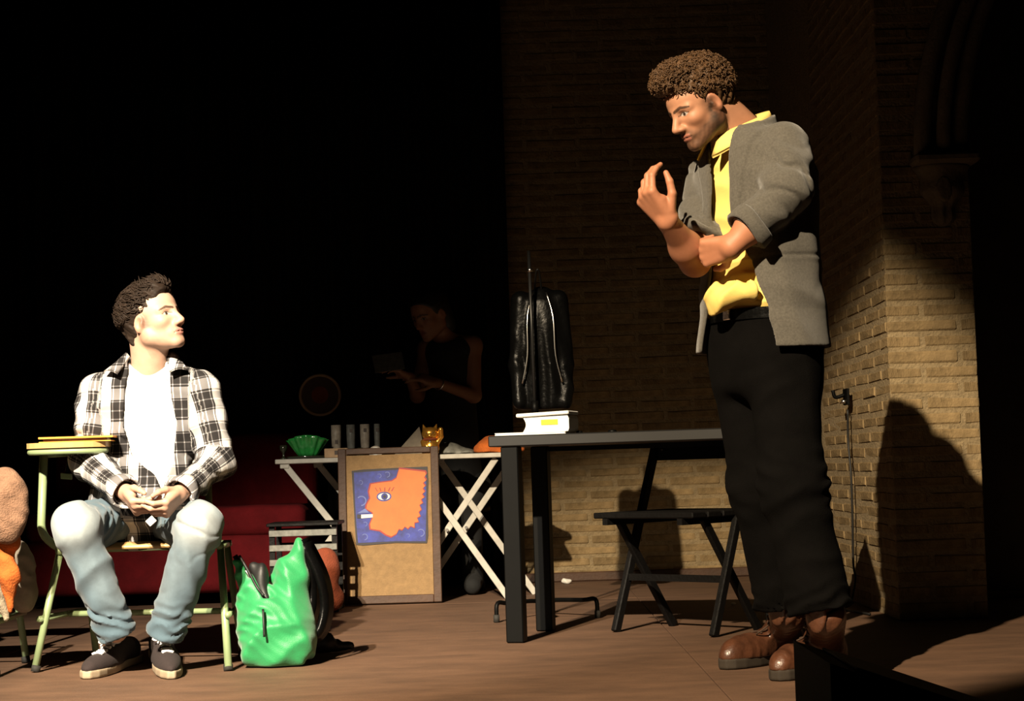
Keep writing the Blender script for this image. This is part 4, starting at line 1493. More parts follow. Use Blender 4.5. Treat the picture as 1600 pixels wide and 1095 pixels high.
def hand_prims(origin, xdir, back, side, curl, thumb=(.5, .5), scale=1.0, spread=.06, thumb_dir=(.62, .66, -.42)):
    """round cones of a hand in world space. xdir wrist->knuckles, back = dorsal normal, side=+1 thumb on the +y side of the frame.
    curl: per finger (index..little) list of three joint angles"""
    X = unit(xdir); Z = np.asarray(back, float); Z = unit(Z - X * np.dot(Z, X)); Y = np.cross(Z, X) * side

    def T(v):
        return np.asarray(origin) + scale * (v[0] * X + v[1] * Y + v[2] * Z)
    palm, fingers = [], []
    ys = (.030, .010, -.011, -.030)
    xs_ = (.090, .094, .089, .080)
    ln = ((.042, .025, .021), (.047, .029, .022), (.043, .027, .021), (.034, .020, .019))
    rad = ((.0098, .0085, .0076, .0062), (.0100, .0088, .0078, .0064), (.0094, .0084, .0074, .0060), (.0084, .0074, .0066, .0054))
    for i in range(4):
        palm.append((T((.004, ys[i] * .62, 0)), T((xs_[i], ys[i], .002)), .0150 * scale, .0122 * scale))
        p = np.array((xs_[i], ys[i], .001)); ang = 0.0; spr = spread * (1.5 - i)
        ch = []
        for j in range(3):
            ang += curl[i][j]
            d = np.array((math.cos(ang) * math.cos(spr), math.cos(ang) * math.sin(spr), -math.sin(ang)))
            q = p + d * ln[i][j]
            ch.append((T(p), T(q), rad[i][j] * scale, rad[i][j + 1] * scale))
            p = q
        fingers.append(ch)
    palm.append((T((.012, .016, -.008)), T((.055, .026, -.010)), .016 * scale, .013 * scale))
    palm.append((T((.012, -.018, -.008)), T((.06, -.026, -.008)), .015 * scale, .011 * scale))
    d0 = unit(thumb_dir)
    p = np.array((.022, .026, -.008))
    q = p + d0 * .042
    ch = [(T(p), T(q), .0145 * scale, .0112 * scale)]
    d1 = unit(d0 + np.array((thumb[0], -.35, -.15)) * .8)
    p, q = q, q + d1 * .032
    ch.append((T(p), T(q), .0110 * scale, .0096 * scale))
    d2 = unit(d1 + np.array((thumb[1], -.3, -.1)) * .8)
    ch.append((T(q), T(q + d2 * .025), .0096 * scale, .0072 * scale))
    fingers.append(ch)
    return palm, fingers, T


def hand_field(p, palm, fingers):
    d = smin_all([rc(p, *c) for c in palm], .014)
    out = d
    for ch in fingers:
        f = smin_all([rc(p, *c) for c in ch], .004)
        out = smin(out, f, .006)
    return out


def tube_field(p, zs, cx, cy, A, B, fwd2, pw=2.0):
    """vertical tube with elliptical section: half-width A across, half-depth B along fwd2"""
    z = p[:, 2]
    qx = p[:, 0] - np.interp(z, zs, cx).astype(F32)
    qy = p[:, 1] - np.interp(z, zs, cy).astype(F32)
    f = qx * F32(fwd2[0]) + qy * F32(fwd2[1])
    s = -qx * F32(fwd2[1]) + qy * F32(fwd2[0])          # to the person's left
    a = np.interp(z, zs, A).astype(F32); b = np.interp(z, zs, B).astype(F32)
    k = (np.abs(s / a) ** pw + np.abs(f / b) ** pw) ** F32(1 / pw)
    return (k - 1) * np.minimum(a, b), f, s


def curls(name, root_fn, n, ln, rad, amp, mat, parent, seed, turns=1.2, seg=7, sides=4, droop=0.0, comb=None):
    """a head of short curled locks, one mesh"""
    r = np.random.default_rng(seed)
    vs_, fs_ = [], []
    base = 0
    for i in range(n):
        p, nrm = root_fn(r)
        L = ln * r.uniform(.6, 1.3)
        t1 = unit(np.cross(nrm, r.normal(size=3))); t2 = np.cross(nrm, t1)
        ph = r.uniform(0, 6.28)
        hand = r.choice((-1, 1))
        lean = (t1 * r.uniform(-.8, .8) + t2 * r.uniform(-.8, .8))
        if comb is not None:
            c_ = comb - nrm * np.dot(comb, nrm)
            lean = lean * .9 + c_ * 1.1 - nrm * .75
        pts = []
        for k in range(seg):
            t = k / (seg - 1)
            a = ph + hand * turns * 6.28 * t
            q = p + (nrm + lean * t) * L * t + (t1 * math.cos(a) + t2 * math.sin(a)) * amp * (0.3 + t) + V(0, 0, -droop * t * t)
            pts.append(q)
        rr = [rad * (1.0 if k < seg - 1 else .45) for k in range(seg)]
        v, f = tube(pts, rr, sides)
        vs_.append(v)
        fs_ += [tuple(x + base for x in q) for q in f]
        base += len(v)
    return obj(name, (np.vstack(vs_), fs_), mat, parent, True)


def shoe(parent, name, heel, toe, ankle, kind, names=None):
    """shoe along heel->toe on the floor (world), with its shaft at ankle"""
    heel = np.asarray(heel, float); toe = np.asarray(toe, float)
    ax = toe - heel; ax[2] = 0
    L = np.linalg.norm(ax); X = ax / L; Y = np.cross(V(0, 0, 1), X)
    R = np.stack([X, Y, V(0, 0, 1)], 1)
    o = V(heel[0], heel[1], 0)
    P = lambda x, y, z: o + X * x * L + Y * y + V(0, 0, z)
    boot = kind == 'boot'
    th = .032 if boot else .026
    base = parent

    def sole_f(p):
        q = (p - o.astype(F32)) @ R.astype(F32)
        t = q[:, 0] / F32(L)
        w = np.interp(t, [-.02, .0, .03, .12, .4, .7, .86, .95, 1.0, 1.02], [.012, .022, .030, .037, .035, .047, .043, .033, .016, .006]).astype(F32)
        if boot:
            w = w * F32(1.08)
        d = np.maximum(np.abs(q[:, 1]) - w, np.abs(t - .5) * F32(L) - .508 * F32(L))
        d = smax(d, np.abs(q[:, 2] - th / 2 - .0005) - th / 2, .006)
        if boot:
            d = smax(d, -ell(p, P(.38, 0, 0), (.03, .08, .012), R), .004)
        return d

    def up_f(p):
        q = (p - o.astype(F32)) @ R.astype(F32)
        d = ell(p, P(.70, 0, th + .004), (.31 * L, .046 if not boot else .053, .040 if not boot else .062), R)
        d = smin(d, ell(p, P(.22, 0, th + .022), (.23 * L, .038 if not boot else .043, .050 if not boot else .07), R), .03)
        d = smin(d, rc(p, P(.62, 0, th + .012), P(.30, 0, th + (.075 if boot else .048)), .034, .036), .03)
        if boot:
            d = smin(d, rc(p, P(.24, 0, th + .06), ankle, .050, .057), .03)
            d = d - .003 * folds(p, X + V(0, 0, .5), 70, 5)
            d = smax(d, (p - np.asarray(ankle, F32)) @ unit(np.asarray(ankle) - P(.24, 0, 0)).astype(F32) - .045, .008)
            d = smax(d, -rc(p, ankle + V(0, 0, .0), ankle + V(0, 0, .12), .044, .05), .006)
        else:
            d = smax(d, q[:, 2] - (.098 - .0 * q[:, 0]), .01)
            d = smax(d, -rc(p, P(.24, 0, .085), P(.24, 0, .16), .030, .04), .006)
        return smax(d, th - .004 - q[:, 2], .004)
    lo = np.minimum(P(-.08, 0, 0), P(1.08, 0, 0)) - V(.08, .08, .01); hi = np.maximum(P(-.08, 0, 0), P(1.08, 0, 0)) + V(.08, .08, 0)
    hi[2] = .30 if boot else .13
    if boot:
        lo = np.minimum(lo, np.asarray(ankle) - .1); hi = np.maximum(hi, np.asarray(ankle) + V(.1, .1, .08)); lo[2] = -.01
    up = obj(name, mesh_sdf(up_f, lo, hi, .0042), 'boot' if boot else 'shoe', base, True)
    hi2 = hi.copy(); hi2[2] = .05
    obj('sole', mesh_sdf(sole_f, lo, hi2, .0038), 'boot_sole' if boot else 'shoe_sole', up, True)
    # laces criss-crossing over the instep, laid on the upper
    def on_upper(pts, off):
        q = np.array(pts, F32)
        for _ in range(12):
            d = up_f(q)
            g = np.stack([(up_f(q + np.eye(3, dtype=F32)[i] * F32(.002)) - d) / .002 for i in range(3)], 1)
            g = g / np.maximum(np.linalg.norm(g, axis=1, keepdims=True), .3)
            q = q - g * (d - off)[:, None] * .8
        return [np.array(z, float) for z in q]
    nl = 5
    lm = 'boot_lace' if boot else 'lace'
    for i in range(nl):
        t = i / (nl - 1)
        if boot:
            a = P(.60, 0, th + .066) * (1 - t) + (np.asarray(ankle) + X * .058 + V(0, 0, .0)) * t
        else:
            a = P(.80, 0, th + .05) * (1 - t) + P(.48, 0, th + .085) * t
        for s in (-1, 1):
            b = a + (P(-.06, 0, .014) - P(0, 0, 0)) * .5
            pts = [a - Y * .026 * s - V(0, 0, .012), a + (b - a) * .5 + V(0, 0, .0035 + .001 * s), b + Y * .026 * s - V(0, 0, .012)]
            pts = [a - Y * .024 * s, a - Y * .012 * s + (b - a) * .25, a + (b - a) * .5, b + Y * .012 * s - (b - a) * .25, b + Y * .024 * s]
            pts = on_upper([z + V(0, 0, .01) for z in pts], .003)
            obj('lace', tube(spline(pts, 3), .0042 if not boot else .003, 6), lm, up, True)
    if not boot:
        k = on_upper([P(.52, 0, th + .1)], .008)[0]
        for s in (-1, 1):
            lp = [k, k + Y * s * .018 + X * .015 + V(0, 0, .012), k + Y * s * .036 + X * .02 + V(0, 0, .0), k + Y * s * .02 + X * .03 - V(0, 0, .004), k]
            obj('lace_bow', tube(spline(lp, 5), .0035, 6), 'lace', up, True)
            obj('lace_end', tube(spline([k, k + Y * s * .012 + X * .03 + V(0, 0, .004), k + Y * s * .022 + X * .05 - V(0, 0, .012)], 5), .003, 6), 'lace', up, True)
    else:
        tongue = np.asarray(ankle) + X * .052
        tR = np.stack([X, Y, V(0, 0, 1)], 1)
        obj('tongue', mesh_sdf(lambda p: ell(p, tongue + V(0, 0, .015), (.010, .034, .062), tR), tongue - .1, tongue + .1, .005), 'boot', up, True)
    return up


# ------------------------------------------------------------------ the seated man
def seated_man():
    HD = 6.50
    hs = 0.955
    hc = W(241, 503, HD)
    yaw = math.radians(28)
    fwd = V(math.cos(yaw), -math.sin(yaw), .30)
    HF = frame(fwd, V(-.10, .0, 1))
    HFf = HF.astype(F32)

    def toh(p):
        return ((p - hc.astype(F32)) @ HFf.T) / F32(hs)
    nb = W(234, 572, 6.56)                     # neck base
    shR, shL = W(154, 617, 6.56), W(313, 613, 6.56)
    elR, elL = W(138, 722, 6.50), W(338, 722, 6.52)
    wrR, wrL = W(197, 770, 6.22), W(280, 772, 6.22)
    hipR, hipL = W(188, 815, 6.62), W(262, 815, 6.62)
    knR, knL = W(118, 822, 6.18), W(312, 822, 6.18)
    anR, anL = W(181, 985, 6.27), W(261, 985, 6.27)
    # hands: fingers curled, thumbs pinching a small white card
    mid = W(234, 800, 6.15)
    hxR = unit(W(222, 806, 6.12) - wrR); hxL = unit(W(248, 806, 6.12) - wrL)
    curl = ((.75, .75, .5), (.85, .8, .5), (.95, .8, .5), (1.0, .8, .5))
    pR, fR, _ = hand_prims(wrR, hxR, V(-.75, -.35, -.45), 1, curl, (.75, .5), .98, .02, (.7, .45, -.30))
    pL, fL, _ = hand_prims(wrL, hxL, V(.75, -.35, -.45), -1, curl, (.75, .5), .98, .02, (.7, .45, -.30))
    zs = [.40, .50, .62, .75, .88, .98, 1.03, 1.08]
    tz = lambda k: None
    bx_ = [W(226, 800, 6.60)[0]] * 3 + [W(232, 700, 6.6)[0]] * 2 + [nb[0]] * 3
    by_ = [6.60, 6.60, 6.60, 6.60, 6.60, 6.59, 6.58, 6.57]
    cz = nb[2]
    zs = [cz + q for q in (-.62, -.50, -.38, -.25, -.12, -.05, -.015, .03)]
    A = [.17, .165, .150, .160, .172, .150, .100, .055]
    B = [.12, .120, .115, .118, .118, .100, .080, .055]
    fw2 = (0.0, -1.0)

    def torso(p, da, db, top=0.0):
        d, f, s = tube_field(p, zs, bx_, by_, [a + da for a in A], [b + db for b in B], fw2, 2.3)
        d = smax(d, p[:, 2] - F32(cz + .03 + top), .03)
        return smax(d, F32(zs[0]) - p[:, 2], .03), f, s

    def arms(p, e):
        r = [rc(p, shR, elR, .058 + e, .048 + e), rc(p, elR, wrR, .046 + e, .034 + e * .8)]
        l = [rc(p, shL, elL, .058 + e, .048 + e), rc(p, elL, wrL, .046 + e, .034 + e * .8)]
        tr = rc(p, nb + V(-.06, .01, -.025), shR + V(.01, 0, .012), .034 + e, .045 + e); tl = rc(p, nb + V(.06, .01, -.025), shL + V(-.01, 0, .012), .034 + e, .045 + e)
        return smin(smin(r[0], r[1], .03), tr, .03), smin(smin(l[0], l[1], .03), tl, .03)

    # --- body: one surface for head, neck, trunk, limbs and hands
    def body_f(p):
        d, _, _ = torso(p, -.012, -.012)
        aR, aL = arms(p, -.010)
        d = smin(smin(d, aR, .03), aL, .03)
        for h, k, a in ((hipR, knR, anR), (hipL, knL, anL)):
            lg = smin(rc(p, h, k, .072, .055), rc(p, k, a, .052, .040), .03)
            d = smin(d, lg, .04)
        return d

    def fine_f(p):
        q = toh(p)
        d = head_field(q) * F32(hs)
        nk = smin(rc(p, nb - V(0, 0, .05), hc + HF[0] * -.028 - HF[2] * .055, .062, .054), rc(p, nb - V(0, -.02, .03), hc - HF[0] * .055, .055, .05), .03)
        return smin(d, nk, .018)
    v1, f1 = mesh_sdf(body_f, (min(hipR[0], elR[0]) - .28, 5.95, .02), (elL[0] + .2, 6.85, cz + .06), .009)
    v2, f2 = mesh_sdf(fine_f, hc - V(.17, .17, .25), hc + V(.17, .17, .16), .0026)

    def hR(p):
        return smin(hand_field(p, pR, fR), rc(p, elR + (wrR - elR) * .5, wrR, .036, .0265), .012)

    def hL(p):
        return smin(hand_field(p, pL, fL), rc(p, elL + (wrL - elL) * .5, wrL, .036, .0265), .012)
    v3, f3 = mesh_sdf(hR, np.minimum(wrR, mid) - V(.13, .16, .15), np.maximum(wrR, mid) + V(.1, .18, .12), .0026)
    v4, f4 = mesh_sdf(hL, np.minimum(wrL, mid) - V(.1, .16, .15), np.maximum(wrL, mid) + V(.13, .18, .12), .0026)
    v, f = join((v1, f1), (v2, f2), (v3, f3), (v4, f4))
    base = V(hipR[0] * .5 + hipL[0] * .5, 6.45, 0)
    man = obj('person', (v, f), 'skin', None, True, at=base)
    tag(man, 'seated person in open black and white plaid shirt, white t-shirt and blue jeans', 'person')
    lq = ((v - hc) @ HF.T) / hs
    cols = head_colors(lq, SKIN_LIGHT, (.50, .20, .16), np.array((.045, .024, .014)), .20, .75, -.035)
    far = np.linalg.norm(v - hc, axis=1) > .2
    cols[far] = SKIN_LIGHT * (1.0, .96, .94)
    set_color(man, cols)

    # --- white t-shirt
    def tee(p):
        d, f_, s_ = torso(p, .004, .004)
        d = d - .004 * folds(p, (.6, 0, 1), 26, 11) * np.clip((cz - .12 - p[:, 2]) / .2, 0, 1)
        d = smax(d, -rc(p, nb + V(.0, -.01, .012), nb + V(0, -.05, .13), .062, .085), .008)
        return d
    obj('t_shirt', mesh_sdf(tee, (bx_[0] - .25, 6.4, zs[0] - .02), (bx_[0] + .25, 6.8, cz + .07), .0065), 'white_knit', man, True)

    # --- plaid shirt: a shell open down the front
    zo = [cz - .62, cz - .42, cz - .37, cz - .31, cz - .2, cz - .08, cz - .02, cz + .08]
    oc = [nb[0] + q for q in (.055, .05, .045, .02, .012, .004, .0, .0)]
    ow = [.001, .002, .020, .066, .088, .074, .060, .075]

    def shirt(p):
        d, f_, s_ = torso(p, .020, .020, .0)
        lap = smin(rc(p, hipR + V(0, -.06, .045), hipR + V(.02, -.20, .045), .085, .05), rc(p, hipL + V(0, -.06, .045), hipL + V(-.03, -.20, .04), .085, .05), .06)
        lap = smin(lap, ell(p, (hipR + hipL) / 2 + V(0.01, -.15, .055), (.07, .09, .05)), .04)
        d = smin(d, lap, .05)
        aR, aL = arms(p, .013)
        d = smin(smin(d, aR, .045), aL, .045)
        # creases on the sleeves and waist
        low = np.clip((cz - .15 - p[:, 2]) / .2, 0, 1)
        d = d + .008 * creases(p, (.6, .1, .8), 26, 221) * (.3 + low)
        d = d - (.0060 + .0065 * low) * folds(p, (.35, .25, 1.0), 34, 21) - .006 * folds(p, (.9, 0, .5), 26, 22)
        shell = np.maximum(d, -(d + .010))
        x = p[:, 0] - np.interp(p[:, 2], zo, oc).astype(F32)
        op = np.abs(x) - np.interp(p[:, 2], zo, ow).astype(F32)
        op = np.maximum(op, p[:, 1] - 6.56)
        shell = smax(shell, -op, .004)
        # neck hole, cuffs
        shell = smax(shell, -rc(p, nb - V(0, .01, .01), nb + V(0, -.03, .2), .068, .09), .006)
        for el, wr in ((elR, wrR), (elL, wrL)):
            ax = unit(wr - el).astype(F32)
            cut = (p - (wr - unit(wr - el) * .012).astype(F32)) @ ax
            cut = np.maximum(cut, np.sqrt(((p - wr.astype(F32)) ** 2).sum(1)) - .12)
            shell = smax(shell, -np.maximum(-cut, np.sqrt(((p - wr.astype(F32)) ** 2).sum(1)) - .09), .004)
        return shell
    so = obj('plaid_shirt', mesh_sdf(shirt, (elR[0] - .14, 6.15, zs[0] - .04), (elL[0] + .14, 6.8, cz + .08), .0055, 2.2), 'plaid', man, True)
    vv = np.array([q.co[:] for q in so.data.vertices]) + base
    vf = vv.astype(F32)
    segs = [(shR, elR), (elR, wrR), (shL, elL), (elL, wrL)]
    ds = [torso(vf, .020, .020)[0] - .004] + [rc(vf, a, b, .065, .055) for a, b in segs]
    which = np.argmin(np.stack(ds, 1), 1)
    weave = np.zeros((len(vv), 3))
    weave[:, 0] = vv[:, 0] - nb[0] + .05 + .03 * (vv[:, 2] - cz) * np.sign(vv[:, 0] - nb[0]); weave[:, 1] = vv[:, 2]
    for i, (a, b) in enumerate(segs):
        mk = which == i + 1
        d = unit(b - a)
        e1 = unit(np.cross(d, V(0, 1, 0))); e2 = np.cross(d, e1)
        r = vv[mk] - a
        ang = np.arctan2(r @ e1, -(r @ e2))
        weave[mk, 0] = ang * .062 + .08
        weave[mk, 1] = r @ d + (np.linalg.norm(segs[i - 1][1] - segs[i - 1][0]) if i % 2 else 0) + .03
    set_vec(so, weave, 'weave')
    # collar flaps
    for s in (-1, 1):
        a = nb + V(s * .060, -.030, .030); b = nb + V(s * .088, -.112, -.030)
        c = nb + V(s * .140, -.075, -.022); d = nb + V(s * .092, .02, .032)
        up = [a, b, c, d]
        nrm = unit(np.cross(b - a, d - a)); nrm = nrm if nrm[1] < 0 or nrm[2] > .3 else -nrm
        n_ = 7
        cv_, cf_ = [], []
        for i in range(n_):
            for j in range(n_):
                u, w = i / (n_ - 1), j / (n_ - 1)
                q = (a * (1 - u) + b * u) * (1 - w) + (d * (1 - u) + c * u) * w + V(0, -.012, .012) * math.sin(w * 3.1) * (1 - u * .4)
                cv_.append(q); cv_.append(q - V(s * .2, -.6, .8) * -.006)
        for i in range(n_ - 1):
            for j in range(n_ - 1):
                q0 = (i * n_ + j) * 2; q1 = ((i + 1) * n_ + j) * 2
                cf_.append((q0, q1, q1 + 2, q0 + 2)); cf_.append((q0 + 1, q0 + 3, q1 + 3, q1 + 1))
        for i in range(n_ - 1):
            for j in (0, n_ - 1):
                q0 = (i * n_ + j) * 2; q1 = ((i + 1) * n_ + j) * 2
                cf_.append((q0, q0 + 1, q1 + 1, q1))
                q0 = (j * n_ + i) * 2; q1 = (j * n_ + i + 1) * 2
                cf_.append((q0, q1, q1 + 1, q0 + 1))
        co = obj('collar', (np.array(cv_), cf_), 'plaid', so, True)
        cw_ = np.array([q.co[:] for q in co.data.vertices]) + base
        set_vec(co, np.stack([cw_[:, 0] * 1.3 + .041, cw_[:, 2] * 1.2 + .055, cw_[:, 2] * 0], 1), 'weave')
    # turned cuffs
    for el, wr in ((elR, wrR), (elL, wrL)):
        d = unit(wr - el)
        e1 = unit(np.cross(d, V(0, 1, 0))); e2 = np.cross(d, e1)
        cv_, cf_ = [], []
        K = 28
        ring = ((-.048, .054), (-.02, .0555), (.008, .054), (.0115, .050), (.008, .0455), (-.02, .045), (-.048, .0445))
        for t, r in ring:
            for k in range(K):
                a = 2 * math.pi * k / K
                cv_.append(wr + d * t + (e1 * math.cos(a) + e2 * math.sin(a)) * r * (1 + .05 * math.sin(3 * a + t * 60)))
        for i in range(len(ring)):
            for k in range(K):
                cf_.append((i * K + k, i * K + (k + 1) % K, ((i + 1) % len(ring)) * K + (k + 1) % K, ((i + 1) % len(ring)) * K + k))
        cu = obj('cuff', (np.array(cv_), cf_), 'plaid', so, True)
        set_vec(cu, np.array([((k % K) / K * .34 + .02, (i // K if False else 0) * .0 + .012, 0) for i, k in enumerate(range(len(cv_)))]), 'weave')

    # --- jeans
    def jeans(p):
        d = ell(p, (hipR + hipL) / 2 + V(0, .01, .0), (.175, .14, .11))
        for i, (h, k, a) in enumerate(((hipR, knR, anR), (hipL, knL, anL))):
            th = rc(p, h, k, .094, .070)
            sh_ = rc(p, k, a + unit(a - k) * .01, .069, .062)
            lg = smin(th, sh_, .035)
            ax = unit(a - k).astype(F32)
            t = (p - k.astype(F32)) @ ax / F32(np.linalg.norm(a - k))
            bunch = np.exp(-((t - .88) / .16) ** 2)
            kneeb = np.exp(-((t - .05) / .18) ** 2) * np.clip((p[:, 1] - 6.15) / .12, 0, 1)
            lg = lg - bunch * .0075 * folds(p, ax + V(.45, .0, 0) * (1 if i else -1), 80, 31 + i, False) - .008 * kneeb * folds(p, ax + V(.2, .5, .0), 70, 35 + i, False)
            lg = lg - .0075 * folds(p, (.6 if i else -.6, .2, .8), 30, 37 + i) - .005 * folds(p, (1.0, .2, .25), 38, 137 + i)
            lg = lg + .010 * np.exp(-((t - .82) / .20) ** 2) * creases(p, ax + V(.5, .0, .0) * (1 if i else -1), 38, 231 + i) + .009 * np.exp(-((t - .05) / .22) ** 2) * creases(p, ax + V(.3, .4, 0), 34, 235 + i)
            lg = smax(lg, (p - (a + unit(a - k) * .020).astype(F32)) @ ax, .008)
            lg = smax(lg, -rc(p, a + unit(a - k) * -.01, a + unit(a - k) * .1, .052, .056), .005)
            d = smin(d, lg, .035) if i == 0 else smin(d, lg, .03)
        d = smax(d, p[:, 2] - F32(hipR[2] + .13), .02)
        # flattened where it sits on the seat
        return np.where(p[:, 1] > CA['y0'] + .0, np.maximum(d, F32(CA['SZ'] + .001) - p[:, 2]), d)
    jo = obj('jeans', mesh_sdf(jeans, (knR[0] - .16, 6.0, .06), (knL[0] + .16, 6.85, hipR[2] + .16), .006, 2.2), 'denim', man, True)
    jv = np.array([q.co[:] for q in jo.data.vertices]) + base
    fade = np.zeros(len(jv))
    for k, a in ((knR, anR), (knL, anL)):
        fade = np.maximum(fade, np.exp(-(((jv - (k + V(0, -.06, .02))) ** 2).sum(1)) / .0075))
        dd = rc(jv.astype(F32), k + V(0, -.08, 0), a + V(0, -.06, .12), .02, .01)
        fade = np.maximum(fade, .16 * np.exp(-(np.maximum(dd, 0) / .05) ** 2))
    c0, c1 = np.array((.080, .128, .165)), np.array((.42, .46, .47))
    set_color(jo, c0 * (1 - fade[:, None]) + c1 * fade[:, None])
    # --- shoes
    shoe(man, 'canvas_shoe', G(211, 1034) + V(0, .02, 0), G(136, 1061), anR, 'shoe')
    shoe(man, 'canvas_shoe', G(242, 1024) + V(0, .05, 0), G(268, 1061), anL, 'shoe')

    # --- hair
    def hair(p):
        q = toh(p)
        d = ell(q, (-.022, 0, .050), (.117, .084, .098))
        d = smin(d, ell(q, (.026, 0, .104), (.066, .062, .038)), .03)
        d = smin(d, ell(q, (-.075, 0, -.015), (.035, .058, .07)), .03)
        line = np.interp(q[:, 2], [-.10, -.065, -.03, -.012, .012, .035, .060, .085, .13], [-.075, -.050, -.030, .020, .030, .040, .062, .088, .15]).astype(F32)
        d = smax(d, q[:, 0] - line, .010)
        d = smax(d, -.09 - q[:, 2], .02)
        m = np.stack([q[:, 0], np.abs(q[:, 1]), q[:, 2]], 1)
        d = d - .0060 * folds(q, (.8, .3, .6), 75, 51) - .005 * wob(q, 80, 52)
        d = smax(d, -ell(m, (-.001, .086, -.008), (.022, .034, .035)), .006)
        return d * F32(hs)
    ho = obj('hair', mesh_sdf(hair, hc - V(.19, .18, .16), hc + V(.19, .18, .19), .0035), 'hair_dark', man, True)

    def root(r):
        while True:
            dv = unit(r.normal(size=3))
            if dv[2] < -.3:
                continue
            q = (np.array((.026, 0, .104)) + dv * np.array((.064, .060, .036))) if r.random() < .35 and dv[2] > -.1 else np.array((-.022, 0, .050)) + dv * np.array((.115, .082, .096))
            lim = np.interp(q[2], [-.03, .012, .035, .06, .085, .13], [-.04, .018, .03, .052, .072, .13])
            if q[0] > lim - .008 or (abs(q[1]) > .05 and (q[0] + .002) ** 2 + (q[2] + .008) ** 2 < .046 ** 2):
                continue
            return hc + hs * (q @ HF), unit((dv / np.array((.098, .078, .088))) @ HF)
    curls('hair_lock', root, 1700, .026, .0019, .0045, 'hair_dark', ho, 5, .6, 7, 4, 0.0, -HF[0] * .8 + HF[2] * .35)
    # --- the small white card he turns between his fingers
    card = W(236, 814, 6.065)
    cx_ = unit(W(246, 806, 6.065) - W(236, 816, 6.065)); cn = unit(V(.1, -1, .25)); cx_ = unit(cx_ - cn * np.dot(cx_, cn)); cy_ = np.cross(cn, cx_)
    tag(obj('white_tag', frame_box(card, cx_ * .0135, cy_ * .0115, cn * .0025, .0012), 'paper'), 'small white square tag held between the seated person\'s fingers', 'tag')
    return man


seated_man()


